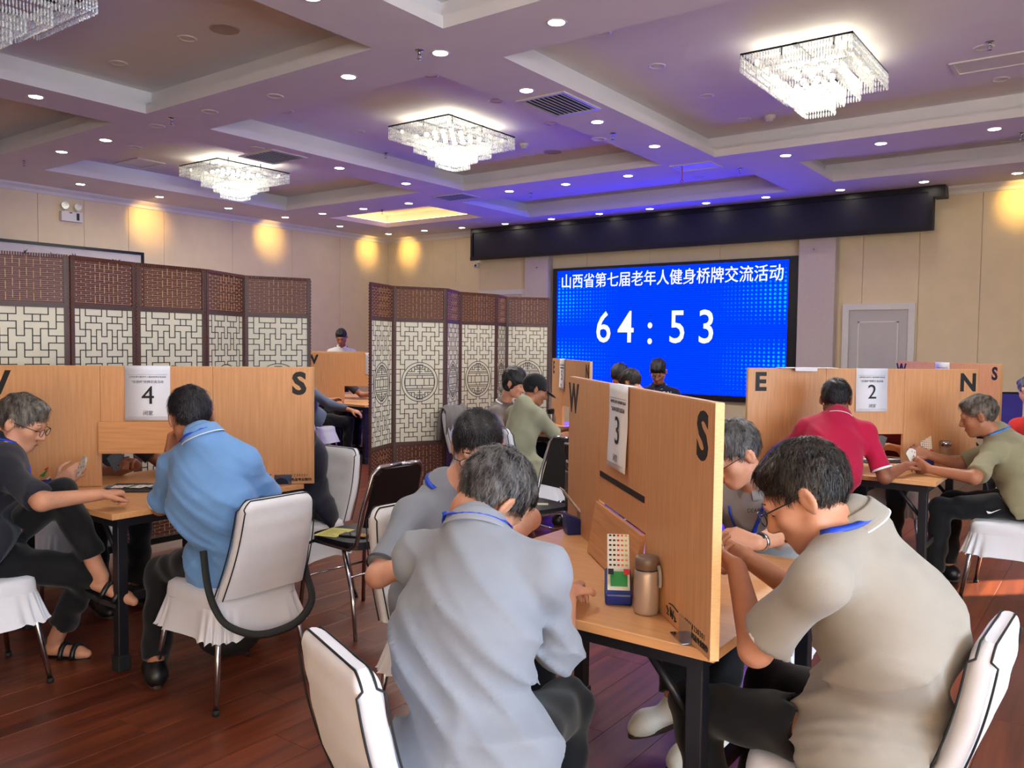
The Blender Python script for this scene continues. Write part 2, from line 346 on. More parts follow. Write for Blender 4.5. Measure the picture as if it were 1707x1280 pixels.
# ceiling fittings
M_LAMP = emat('lamp_glow', (1, .90, .74, 1), 30.0)
M_RING = mat('lamp_ring', (214, 208, 204), 0.4, var=0.03)
M_DARK = mat('vent_dark', (52, 50, 54), 0.6, var=0.1)
def inz(x, y): return ZT if any(q[0] < x < q[2] and q[1] < y < q[3] for q in COF) else ZC
LIT = [(-7.8, 3.47), (-8.85, 4.64), (-9.82, 4.64), (-11.63, 5.74), (-11.63, 6.9), (-11.66, 8.1), (-11.66, 9.22), (-7.82, 7.0), (-5.1, 4.66), (-10.8, 9.3), (-9.85, 9.32), (-11.68, 10.47), (-11.68, 11.72), (-10.75, 11.74), (-9.9, 11.82), (-7.82, 8.17), (-8.88, 9.34), (-4.13, 4.67), (-3.11, 4.67), (-4.13, 5.76), (-4.14, 6.94), (-4.13, 8.12), (-6.99, 9.37), (-6.06, 9.37), (-5.11, 9.34), (-8.92, 11.84), (-7.91, 11.8), (-6.95, 11.76), (-6.04, 11.75), (-5.1, 11.73), (-4.2, 11.73), (-3.18, 11.73), (-2.15, 11.73), (-1.13, 11.76), (-3.12, 9.31), (-2.13, 9.31), (-1.1, 9.3), (-4.13, 3.47), (-4.13, 2.3), (0.9, 7.0), (0.9, 5.8), (-0.45, 4.66), (0.9, 2.3), (-7.8, 2.3), (-2.1, -0.2), (1.2, -0.2)]
dl_parts = (MB().lathe([(.052, .0), (.066, -.006), (.072, -.004), (.075, .004)], n=20).mesh('trim_ring', M_RING), MB().lathe([(.0001, -.002), (.054, -.002)], n=20).mesh('lamp_disc', M_LAMP))
ORD = ['first', 'second', 'third', 'fourth', 'fifth', 'sixth', 'seventh', 'eighth', 'ninth', 'tenth', 'eleventh', 'twelfth']
LROW = [('along the left wall', lambda x, y: x < -11.2, 1), ('along the back wall', lambda x, y: y > 11.4, 0), ('on the far cross beam', lambda x, y: 9.1 < y < 9.6, 0), ('on the near cross beam', lambda x, y: 4.5 < y < 4.8, 0), ('on the beam left of the middle chandelier', lambda x, y: -8 < x < -7.6, 1), ('on the beam right of the middle chandelier', lambda x, y: -4.3 < x < -4, 1), ('on the beam at the far right', lambda x, y: .5 < x < 1.1, 1), ('behind the camera', lambda x, y: True, 0)]
LLAB = {}
for nm, fn, ax in LROW:
    mem = sorted([p for p in LIT if p not in LLAB and fn(*p)], key=lambda p: p[ax])
    for k, p in enumerate(mem): LLAB[p] = '%s glowing downlight %s, counted from the %s' % (ORD[k], nm, 'near end' if ax else 'left')
for i, (x, y) in enumerate(LIT):
    z = inz(x, y)
    t = thing('downlight', LLAB[(x, y)], 'ceiling light', (x, y, z), 0, 'lit recessed downlights')
    link('trim_ring', dl_parts[0], t); link('lamp_disc', dl_parts[1], t, (0, 0, -.001))
WASH = {4: ((-1, .25), 60), 6: ((-1, .2), 60), 12: ((-1, .0), 55), 33: ((.0, 1), 60)}
for i, ((dx, dy), e) in WASH.items():
    for (dx, dy) in ([(dx, dy)] if i != 12 else [(-1, 0), (0, 1)]):
        ld = bpy.data.lights.new('wall_washer', 'SPOT'); lo = bpy.data.objects.new('wall_washer', ld); COL.objects.link(lo)
        lo.location = (LIT[i][0], LIT[i][1], ZC-.02); ld.color = (1, .60, .13); ld.energy = e*.55; ld.spot_size = math.radians(66); ld.spot_blend = 1.0; ld.shadow_soft_size = .04
        lo.rotation_euler = Vector((dx, dy, -.40)).to_track_quat('-Z', 'Y').to_euler()
UNLIT = [(312, 64), (197, 105), (458, 160), (350, 186), (262, 210), (224, 245), (429, 247), (477, 185), (597, 219), (827, 168), (1095, 110), (1177, 160), (1240, 199), (1003, 55), (718, 125), (998, 232), (1165, 295), (1490, 257), (1668, 132), (1438, 211), (1672, 238), (881, 258), (948, 322), (1640, 79), (918, 206)]
ul = MB().lathe([(.0001, .001), (.05, .001), (.056, -.006), (.066, -.008), (.076, -.002), (.078, .003)], n=20).mesh('unlit_lamp', M_RING)
def ceil_at(x, y):
    d = CF + CR*((x-853.5)/F_PX) - CU*((y-640)/F_PX)
    for z in (ZC, ZT):
        p = np.array([0, 0, CAM_H])+d*((z-CAM_H)/d[2])
        if abs(inz(p[0], p[1])-z) < .01: return (p[0], p[1], z)
    return (p[0], p[1], ZT)
UL = {}
for px, py in sorted(UNLIT):
    p = ceil_at(px, py); rg_ = [k for k, q in enumerate(COF) if q[0] < p[0] < q[2] and q[1] < p[1] < q[3]]
    nm = {0: 'in the left near recess', 1: 'in the recess of the dark chandelier', 2: 'in the top right recess', 4: 'in the recess of the farthest chandelier', 5: 'in the recess of the middle chandelier', 6: 'in the recess of the large chandelier', 8: 'in the warm corner recess', 9: 'in the recess above the navy valance', 10: 'in the far right recess'}.get(rg_[0] if rg_ else -1, 'on the beams')
    UL.setdefault(nm, []).append((px, py, p))
for nm, L in UL.items():
  for i, (px, py, p) in enumerate(L):
    tag(link('unlit_downlight', ul, None, p), '%s unlit white downlight ring %s, counted from the left' % (ORD[i], nm), 'ceiling light', 'unlit recessed downlights')
sp = MB().lathe([(.0001, -.004), (.085, -.004), (.10, -.008), (.112, -.006), (.115, .003)], n=24).mesh('ceiling_speaker', [mat('speaker_mesh', (176, 160, 152), .7, var=.15, vscale=200)])
for i, ((px, py), lb) in enumerate(zip([(374, 48), (921, 253)], ['round ceiling speaker above the woven screens, near the dark chandelier', 'round ceiling speaker beside the chandelier nearest the blue screen'])):
    tag(link('ceiling_speaker', sp, None, ceil_at(px, py)), lb, 'speaker', 'ceiling speakers')
sm = MB().lathe([(.0001, -.055), (.035, -.055), (.04, -.03), (.055, -.028), (.06, 0)], n=20).mesh('smoke_detector', M_RING)
for (px, py), lb in zip([(874, 240), (1283, 193)], ['white smoke detector right of the middle chandelier', 'white smoke detector left below the large chandelier']): tag(link('smoke_detector', sm, None, ceil_at(px, py)), lb, 'smoke detector')
spk = MB().lathe([(.0001, -.004), (.03, -.004), (.034, .0)], n=14).tube([(0, 0, -.004), (0, 0, -.03)], .011, 8).tube([(-.012, 0, -.03), (-.014, 0, -.05), (0, 0, -.062)], .003, 5).tube([(.012, 0, -.03), (.014, 0, -.05), (0, 0, -.062)], .003, 5).lathe([(.0001, -.066), (.02, -.064), (.02, -.062), (.0001, -.060)], n=12).mesh('sprinkler', M_CHROME)
SPR = [(699, 84, 'beside the lamp at the beam crossing'), (286, 197, 'on the beam above the woven screens'), (40, 268, 'near the wall over the picture'), (643, 255, 'between the two smaller chandeliers'), (1022, 222, 'right of the square air grille'), (885, 322, 'above the corner of the navy valance'), (1234, 280, 'right of the hanging red cord'), (1650, 70, 'above the blank access panel'), (1703, 222, 'at the far right edge of the ceiling'), (637, 350, 'in the warm lit corner recess')]
for px, py, lb in SPR: tag(link('sprinkler', spk, None, ceil_at(px, py)), 'small metal sprinkler head '+lb, 'sprinkler')
# vents
def vent(px, py, wx, wy, label, open_=True):
    p = ceil_at(px, py); t = thing('air_vent', label, 'vent', p)
    f = MB(); a, b, s = wx/2, wy/2, .035
    for lo, hi in (((-a, -b, -.012), (a, -b+s, 0)), ((-a, b-s, -.012), (a, b, 0)), ((-a, -b+s, -.012), (-a+s, b-s, 0)), ((a-s, -b+s, -.012), (a, b-s, 0))): f.b2(lo, hi)
    f.build('frame', M_RING, t)
    MB().b2((-a+s, -b+s, -.003), (a-s, b-s, -.001)).build('backing', M_DARK if open_ else M_RING, t)
    if open_:
        n = 9; me = MB().box((0, 0, 0), (.014, wy-2*s, .003), mx=Matrix.Rotation(.7, 3, 'Y')).mesh('slat', M_RING)
        for k in range(n): link('slat', me, t, (-a+s+(k+.5)*(wx-2*s)/n, 0, -.009))
    return t
vent(455, 261, .62, .5, 'dark slatted air vent beside the farthest chandelier')
vent(932, 174, .5, .62, 'square slatted air vent beside a lamp, right of the middle chandelier')
vent(760, 328, .6, .42, 'dark slatted air vent near the warm corner recess')
v4 = vent(1160, 277, .52, .36, 'pale air vent with a red cord hanging from it', False)
vent(1657, 104, .62, .36, 'blank white access panel in the ceiling by the large chandelier', False)
vent(232, 272, .62, .4, 'pale flat vent left of the farthest chandelier', False)
cp = ceil_at(1137, 277)
MB().tube([(cp[0], cp[1], ZC), (cp[0]+.003, cp[1], ZC-.10), (cp[0], cp[1], ZC-.16)], .005, 6).tube([(cp[0]+.016*math.sin(a), cp[1], ZC-.18+.016*math.cos(a)) for a in np.linspace(0, 6.28, 12)], .004, 5).build('pull_cord', mat('red_cord', (190, 40, 50), .6, var=.1))
tag(bpy.data.objects['pull_cord'], 'red cord with a loop hanging from the pale vent', 'cord')
# warm cove strip in the corner recess
cs = MB(); a, c, b, d = COF[8]
for lo, hi in (((a-.12, d+.03, ZC+LIP), (b+.12, d+.06, ZC+LIP+.012)), ((a-.06, c-.1, ZC+LIP), (a-.03, d+.06, ZC+LIP+.012))): cs.b2(lo, hi)
tag(cs.build('cove_light', emat('cove_glow', (1, .56, .2, 1), 9.0)), 'warm orange strip light hidden in the corner ceiling recess', 'strip light')
# chandeliers
M_CRY = bpy.data.materials.new('crystal'); M_CRY.use_nodes = True
nt = M_CRY.node_tree; b = nt.nodes['Principled BSDF']; b.inputs['Base Color'].default_value = (.97, .98, .95, 1); b.inputs['Roughness'].default_value = .06; b.inputs['Specular IOR Level'].default_value = .9
tr_ = nt.nodes.new('ShaderNodeBsdfTransparent'); mxs = nt.nodes.new('ShaderNodeMixShader'); ns = nt.nodes.new('ShaderNodeTexNoise'); ns.inputs['Scale'].default_value = 60
tcn = nt.nodes.new('ShaderNodeTexCoord'); nt.links.new(tcn.outputs['Object'], ns.inputs['Vector']); rmp = nt.nodes.new('ShaderNodeMapRange'); rmp.inputs[1].default_value = .35; rmp.inputs[2].default_value = .65; rmp.inputs[3].default_value = .25; rmp.inputs[4].default_value = .95
nt.links.new(ns.outputs['Fac'], rmp.inputs[0]); nt.links.new(rmp.outputs[0], mxs.inputs[0]); nt.links.new(tr_.outputs[0], mxs.inputs[1]); nt.links.new(b.outputs[0], mxs.inputs[2]); nt.links.new(mxs.outputs[0], nt.nodes['Material Output'].inputs[0])
M_CHG = emat('chandelier_glow', (1.0, 1.0, .86, 1), 9.0)
M_CHW = emat('chandelier_bulb', (1.0, .80, .35, 1), 10.0)
def chandelier(loc, label, lit=True, k=1.0, en=55):
    t = thing('chandelier', label, 'chandelier', loc, 0, 'crystal chandeliers')
    W2, D2 = .42*k, .56*k
    f = MB(); s = .012
    for z in (-.002,):
        for lo, hi in (((-W2, -D2, z-.014), (W2, -D2+s, z)), ((-W2, D2-s, z-.014), (W2, D2, z)), ((-W2, -D2, z-.014), (-W2+s, D2, z)), ((W2-s, -D2, z-.014), (W2, D2, z))): f.b2(lo, hi)
    for x_, y_ in ((-.2, -.25), (.2, -.25), (-.2, .25), (.2, .25)): f.tube([(x_, y_, 0), (x_, y_, ZT-loc[2])], .008, 6)
    f.b2((-W2, -.02, -.012), (W2, .02, 0)); f.b2((-.02, -D2, -.012), (.02, D2, 0))
    f.build('frame', M_BLACK, t)
    rr = random.Random(3)
    tiers = ((1.0, 0.0, -.155), (.80, -.02, -.185), (.62, -.09, -.27), (.40, -.17, -.33), (.28, -.25, -.405))
    for ti, (q, zt, zb) in enumerate(tiers):
        m = MB(); w_, d_ = W2*q, D2*q
        def rod(x, y, z0, z1):
            r = .0065; zz = (z0-.02, z1); vv = []
            for z in (z0, z0-.012, z1+.012, z1):
                rad = r*(.45 if z in (z0, z1) else 1)
                vv += [(x+rad*math.cos(a+.3), y+rad*math.sin(a+.3), z) for a in (0, math.pi/2, math.pi, 1.5*math.pi)]
            m.add(vv, [(j*4+i, j*4+(i+1) % 4, j*4+4+(i+1) % 4, j*4+4+i) for j in range(3) for i in range(4)]+[(3, 2, 1, 0), (12, 13, 14, 15)])
        step = .021
        for side in range(4):
            n = int((2*w_ if side < 2 else 2*d_)/step)
            for i in range(n):
                u = -1+2*(i+.5)/n
                x, y = ((u*w_, -d_) if side == 0 else (u*w_, d_) if side == 1 else (-w_, u*d_) if side == 2 else (w_, u*d_))
                zz = zt-.016; nseg = max(1, int(round((zz-zb)/.05)))
                hh = (zz-zb)/nseg
                for s_ in range(nseg): rod(x, y, zz-s_*hh, zz-(s_+1)*hh+.005+(rr.random()*.006 if s_ == nseg-1 else 0))
        tag(m.build('crystal_fringe', M_CRY, t), kind='stuff')
    if lit:
        g = MB()
        for (q, z) in ((.55, -.06), (.34, -.21), (.2, -.33)):
            for i in range(4):
                for j in range(4):
                    x, y = (-.75+.5*i)*W2*q, (-.75+.5*j)*D2*q; g.ell((x, y, z), (.03*q+.012,)*3, 8, 6)
        tag(g.build('bulbs', M_CHG, t), kind='stuff')
        g2 = MB()
        for i in range(5):
            for sx in (-.86, .86):
                g2.ell((sx*W2*.9, (-.8+.4*i)*D2, -.05), (.016,)*3, 8, 6)
        tag(g2.build('warm_bulbs', M_CHW, t), kind='stuff')
        ld = bpy.data.lights.new('chandelier_light', 'AREA'); lo = bpy.data.objects.new('chandelier_light', ld); COL.objects.link(lo); lo.parent = t
        ld.shape = 'RECTANGLE'; ld.size = .7*k; ld.size_y = .95*k; ld.energy = en; ld.color = (1, .96, .86); lo.location = (0, 0, -.42)
        ld2 = bpy.data.lights.new('chandelier_uplight', 'AREA'); lo2 = bpy.data.objects.new('chandelier_uplight', ld2); COL.objects.link(lo2); lo2.parent = t
        ld2.shape = 'RECTANGLE'; ld2.size = .7*k; ld2.size_y = .95*k; ld2.energy = en*.06; ld2.color = (1, .95, .7); lo2.location = (0, 0, -.01); lo2.rotation_euler = (math.pi, 0, 0)
    return t
chandelier((-2.09, 6.92, 3.79), 'large lit crystal chandelier on the right above the room')
chandelier((-5.93, 6.92, 3.79), 'lit crystal chandelier in the middle of the ceiling')
chandelier((-9.63, 6.80, 3.79), 'lit crystal chandelier farthest off, near the left wall')
chandelier((-2.28, 2.20, 3.79), 'lit crystal chandelier overhead, above the near table', en=14)
chandelier((1.42, 2.20, 3.79), 'lit crystal chandelier out at the right of the near tables', en=25)
chandelier((-5.95, 2.30, 3.79), 'unlit grey crystal chandelier cut off at the top left corner', lit=False)
# ------------------------------------------------------------------ folding screens
M_WOVEN = mat('woven_brown', (98, 52, 38), 0.6, var=0.3, vscale=40, stretch=(1, 1, 8))
M_STITCH = mat('woven_stitch', (206, 160, 122), 0.6, var=0.15)
M_SCRIM = mat('screen_cloth', (226, 218, 200), 0.85, var=0.03, vscale=12)
M_SFRAME = mat('screen_frame', (84, 62, 60), 0.55, var=0.15)
M_BAR = mat('lattice_print', (44, 46, 44), 0.7, var=0.1)
PWD, PHT = 0.55, 2.03
def screen_meshes():
    W, z0, z1 = PWD, .56, 1.70
    fr = MB(); s = .03
    fr.b2((-W/2, -.009, .03), (-W/2+s, .009, PHT)); fr.b2((W/2-s, -.009, .03), (W/2, .009, PHT))
    for z in (z0-.03, z1): fr.b2((-W/2+s, -.009, z), (W/2-s, .009, z+.03))
    cord = MB()
    for sx in (-1, 1):
        for k in range(74): cord.box((sx*(W/2-.004), 0, .06+k*.0267), (.013, .026, .014))
    for k in range(38): cord.box((-W/2+.012+k*.0143, 0, PHT-.004), (.008, .026, .022))
    cloth = MB().b2((-W/2+s, -.002, z0), (W/2-s, .002, z1))
    wov = MB(); st = MB(); rr = random.Random(5)
    for (a, b) in ((.05, z0-.03), (z1+.03, PHT-.012)):
        n = int((b-a)/.0125)
        for k in range(n):
            z = a+(k+.5)*(b-a)/n; wov.box((0, -.003 if k % 2 else .003, z), (W-2*s+.03, .007, .0108))
        for c in range(13):
            x = -W/2+.045+c*(W-.09)/12
            for k in range(int((b-a)/.035)):
                ph = .0175*(c % 2); L = .012 if (c < 4 or c > 9) else .024
                zz = a+.02+k*.035+ph
                if L > .02 and k % 2: zz -= .01
                if zz+L/2 > b: continue
                for sy in (-1, 1): st.box((x, sy*.0075, zz), (.004, .003, L))
    lat = MB(); cw, rh = (W-2*s)/11, (z1-z0)/25.5; t = .0062
    def H(r, c0, c1):
        for rr_ in (r, 25.5-r):
            for (p, q) in ((c0, c1), (11-c1, 11-c0)):
                lat.box((-(W-2*s)/2+cw*(p+q)/2, 0, z1-rh*rr_), (abs(q-p)*cw+t, .009, t))
    def V(c, r0, r1):
        for cc in (c, 11-c):
            for (p, q) in ((r0, r1), (25.5-r1, 25.5-r0)):
                lat.box((-(W-2*s)/2+cw*cc, 0, z1-rh*(p+q)/2), (t, .0085, abs(q-p)*rh))
    for r, segs in {1: ((0, 1), (2, 5)), 2: ((0, 1), (2, 5)), 3: ((1, 3), (4, 5)), 4: ((0, 2), (3, 4), (5, 5.5)), 5: ((0, 2), (3, 4), (5, 5.5)), 6: ((1, 3), (4, 5)), 7: ((0, 1), (2, 5)), 8: ((0, 1), (2, 5)), 9: ((1, 2),), 10: ((0, 2),), 11: ((0, 1),), 12.75: ((0, 1),)}.items():
        for a, b in segs: H(r, a, b)
    for c, segs in {1: ((0, 3), (4, 5), (6, 9), (10, 12.75)), 2: ((0, 1), (2, 4), (5, 7), (8, 10.3)), 3: ((1, 2), (3, 6), (7, 8)), 4: ((1, 2), (3, 6), (7, 8)), 5: ((0, 1), (2, 4), (5, 7), (8, 8.6))}.items():
        for a, b in segs: V(c, a, b)
    zc = z1-rh*12.75; Ro = .187
    for R0 in (Ro, Ro*.84):
        n = 40
        for k in range(n):
            a = 2*math.pi*(k+.5)/n; lat.box((R0*math.cos(a), 0, zc+R0*math.sin(a)), (t, .009, 2*math.pi*R0/n*1.05), mx=Matrix.Rotation(-a, 3, 'Y'))
    Ri = Ro*.84
    def hb(x0, x1, z):
        for sx in (-1, 1):
            for sz in (-1, 1): lat.box((sx*(x0+x1)/2, 0, zc+sz*z), (abs(x1-x0)+t, .009, t))
    def vb(x, za, zb):
        for sx in (-1, 1):
            for sz in (-1, 1): lat.box((sx*x, 0, zc+sz*(za+zb)/2), (t, .0085, abs(zb-za)))
    hb(0, Ri*.98, .034); vb(Ri*.97, 0, .034); vb(.045, 0, .034); vb(.10, 0, .034); hb(0, Ri*.92, .062); vb(.026, .034, .062)
    hb(0, Ri*.86, .078); hb(.055, .11, .1); hb(0, .022, .1); vb(.055, .1, .148); hb(0, .055, .122); vb(0, .078, Ri); hb(0, .03, .135); vb(.03, .135, .165); hb(0, .03, .165); vb(.085, .1, .125)
    return [('frame', fr.mesh('frame', M_SFRAME)), ('binding', cord.mesh('binding', M_WOVEN)), ('cloth', cloth.mesh('cloth', M_SCRIM)), ('woven_band', wov.mesh('woven_band', M_WOVEN)), ('stitching', st.mesh('stitching', M_STITCH)), ('lattice', lat.mesh('lattice', M_BAR))]
SCM = screen_meshes()
def folding_screen(pts, label):
    base = np.mean(np.array(pts), 0); t = thing('folding_screen', label, 'folding screen', (base[0], base[1], 0), 0, 'woven folding screens')
    for (a, b) in zip(pts[:-1], pts[1:]):
        a, b = np.array(a), np.array(b); L = np.linalg.norm(b-a); m = (a+b)/2-base; an = math.atan2(b[1]-a[1], b[0]-a[0])
        pn = None
        for nm, me in SCM:
            if pn is None:
                pn = link('panel', me, t, (m[0], m[1], 0), (0, 0, an)); pn.scale = ((L-.006)/PWD, 1, 1)
            else:
                o = link(nm, me, pn)
                if nm in ('woven_band', 'stitching', 'binding', 'lattice'): o['kind'] = 'stuff'
    return t
folding_screen([(-5.52, 1.52), (-5.60, 2.08), (-5.43, 2.60), (-5.54, 3.10), (-5.56, 3.66), (-5.80, 4.17), (-5.57, 4.67)], 'long woven folding screen behind the table with sheet 4')
folding_screen([(-5.40, 5.19), (-5.56, 5.64), (-5.33, 6.14), (-5.56, 6.61), (-5.47, 7.13), (-5.64, 7.52), (-5.31, 7.92)], 'woven folding screen with round emblems beside the blue screen')
# ------------------------------------------------------------------ tables and their diagonal boards
TZ = .735
def table(c, label, rz=0.0, s=1.06):
    t = thing('bridge_table', label, 'table', (c[0], c[1], 0), rz, 'bridge tables'); h = s/2
    MB().b2((-h, -h, TZ-.028), (h, h, TZ)).build('table_top', M_TOP, t, bevel=.003)
    ap = MB(); z0, z1, i = TZ-.075, TZ-.028, .05
    for lo, hi in (((-h+i, -h+i, z0), (h-i, -h+i+.03, z1)), ((-h+i, h-i-.03, z0), (h-i, h-i, z1)), ((-h+i, -h+i+.03, z0), (-h+i+.03, h-i-.03, z1)), ((h-i-.03, -h+i+.03, z0), (h-i, h-i-.03, z1))): ap.b2(lo, hi)
    ap.build('apron', M_STEEL, t)
    for sx in (-1, 1):
        for sy in (-1, 1):
            x, y = sx*(h-.075), sy*(h-.075)
            l = MB().b2((x-.024, y-.024, .0), (x+.024, y+.024, TZ-.03)).build('leg', M_STEEL, t, bevel=.004)
            MB().b2((x-.031, y-.031, .0), (x+.031, y+.031, .075)).build('rubber_foot', M_RUBBER, l, bevel=.006)
            MB().tube([(x-sx*.02, y, .52), (x-sx*.15, y, TZ-.06)], .012, 6).build('brace', M_STEEL, t)
    for sx in (-1, 1):
        MB().b2((sx*(h-.075)-.014, -h+.1, .31), (sx*(h-.075)+.014, h-.1, .345)).build('stretcher', M_STEEL, t)
    return t
HB, BT = .627, .024
def board(c, ang, L, letters, label, flap='shut', marks=True, num=None, room='闭室', sheet=-.02, signlab=None, lext=0.0):
    t = thing('divider_board', label, 'board', (c[0], c[1], TZ+.002), ang, 'diagonal divider boards')
    h = L/2; cw = .28; zf0, zf1 = .185, .34
    for (a, b) in ((-h-lext, -cw), (cw, h)): MB().b2((a+.0015, -BT/2, 0), (b-.0015, BT/2, HB)).build('wing', [M_BEECH], t, bevel=.002)
    MB().b2((-cw, -BT/2, .195), (cw, BT/2, HB)).build('centre_panel', [M_BEECH], t, bevel=.002)
    MB().b2((-h-lext, -BT/2+.0005, HB), (h, BT/2-.0005, HB+.002)).b2((h, -BT/2+.0005, 0), (h+.002, BT/2-.0005, HB)).b2((-h-lext-.002, -BT/2+.0005, 0), (-h-lext, BT/2-.0005, HB)).build('edge_band', M_EDGE, t)
    if flap == 'raised': MB().b2((-cw-.005, -BT/2-.021, zf0-.012), (cw+.005, -BT/2-.003, zf1)).build('flap', M_BEECH_H, t, bevel=.002)
    elif flap == 'shut':
        MB().box((0, -.03, .095), (2*cw-.004, .017, .19), mx=Matrix.Rotation(-.16, 3, 'X')).build('flap', M_BEECH_H, t, bevel=.002)
        MB().b2((-cw+.02, -BT/2-.002, .285), (cw-.01, -BT/2+.001, .305)).build('slot', M_BLACK, t)
    rot = (math.pi/2, 0, 0)
    for ch, x in zip(letters, (-h-lext+.085, h-.075)): text(ch, .163, M_INK, t, (x, -BT/2-.0006, HB-.092), rot, .006, name='letter')
    if marks:
        x = h-.07; text('13611230301', .021, M_INK, t, (x-.03, -BT/2-.0006, .045), rot, .0, name='print', space=1.25)
        text('北京桥牌用品专业制作', .018, M_INK, t, (x-.03, -BT/2-.0006, .022), rot, .0006, name='print')
        s = MB(); q = x-.19
        for st in ([(-.05, .04), (-.035, .03), (-.045, .018), (-.03, .02)], [(-.03, .052), (.0, .055), (.04, .05)], [(-.02, .045), (-.015, .02), (-.01, .04), (-.002, .018), (.006, .042)], [(.01, .03), (.02, .024), (.014, .016), (.028, .02)]):
            s.tube([(q+a, -BT/2-.001, b) for a, b in st], .0022, 4)
        s.build('print', M_INK, t)
    for x in (-h+.16, h-.16):
        MB().b2((x-.045, -BT/2-.003, .002), (x+.045, -BT/2, .05)).b2((x-.045, -BT/2-.028, .0), (x+.045, -BT/2-.002, .003)).build('bracket', M_CHROME, t)
    if num is not None:
        sw, sh = .225, .285
        p = thing('paper_sign', signlab or 'white paper sheet bearing the number %s' % ['zero', 'one', 'two', 'three', 'four', 'five'][int(num)], 'sign', (c[0]+sheet*math.cos(ang), c[1]+sheet*math.sin(ang), TZ+.002+HB+.003), ang, 'numbered paper signs')
        n = 12; v = []; f = []; curl = .014
        path = [(BT/2+.003, -.04), (BT/2+.003, 0)]+[(-BT/2-.0045-curl*max(0, (k/n-.35))**1.6-.0008*math.sin(k*.9)*(k/n), -sh*k/n) for k in range(n+1)]
        for (y, z) in path:
            for x in (-sw/2, sw/2): v.append((x, y, z))
        for i in range(len(path)-1): f.append((2*i, 2*i+1, 2*i+3, 2*i+2))
        sm_ = MB().add(v, f, 0, True); me = sm_.build('sheet', M_PAPER, p)
        so = me.modifiers.new('solid', 'SOLIDIFY'); so.thickness = .0006
        yy = -BT/2-.0075
        M_GREY = mat('grey_print', (96, 96, 104), .7, var=.1)
        text('山西省第七届老年人健身桥牌交流活动', .0108, M_GREY, p, (0, yy+.001, -.058), rot, .0, name='small_text')
        text('"汾酒杯"桥牌交流活动', .0165, M_GREY, p, (0, yy+.0005, -.084), rot, .0, name='small_text')
        text(num, .134, M_INK, p, (.003, yy-.0022, -.158), rot, .0, name='number')
        text(room, .026, M_GREY, p, (.004, yy-.0075, -.247), rot, .0, name='small_text')
        bd = MB(); y0 = yy+.001
        bd.b2((-.098, y0, -.0455), (.098, y0+.0006, -.0445)); bd.b2((-.098, yy-.009, -.267), (.098, yy-.0084, -.266))
        bd.build('border_line', M_GREY, p)
    return t
Q = math.pi/4
T3, T4, T2, T1, T5, T5C = (-1.33, 2.48), (-4.08, 2.40), (-1.38, 5.80), (-1.47, 9.4), (-4.08, 6.43), (-8.0, 7.63)
table(T3, 'square beech bridge table nearest the camera, with the steel flask on it')
table(T4, 'square beech bridge table in front of the man in the blue polo')
table(T2, 'square beech bridge table carrying the board with sheet 2')
table(T1, 'square beech bridge table farthest on the right, behind the board with sheet 2')
table(T5, 'square beech bridge table by the capped man, under the blue screen')
table(T5C, 'square beech bridge table between the two woven screens')

board((-1.342, 2.458), -Q, 1.60, 'WS', 'nearest tall beech board, lettered W and S', 'shut', True, '3')
board(T4, Q, 1.60, 'WS', 'broad beech board behind the man in blue, with a large S', 'raised', True, '4', sheet=-.045, lext=.085)
board(T2, Q, 1.64, 'EN', 'beech board lettered E and N behind the man in red', 'open', False, '2', sheet=.04)
board(T1, -Q, 1.58, 'WS', 'distant purple-lit board lettered W and S beside the white door', 'open', False, '1', sheet=-.02)
board(T5, -Q, 1.56, 'EN', 'distant board lettered E and N below the blue screen', 'open', False, '5', room='开室', sheet=-.28, signlab='narrow-looking sheet numbered 5 on the board below the blue screen')
board(T5C, Q, 1.58, 'WN', 'distant beech board between the two woven screens', 'open', False, '5', sheet=.10, signlab='sheet numbered 5 on the board between the woven screens')
board((-9.15, 8.55), Q, 1.58, 'EN', 'farthest beech board, only its top edge showing before the man in white', 'open', False, None)
table((-9.15, 8.55), 'square beech bridge table farthest back at the left, mostly hidden')
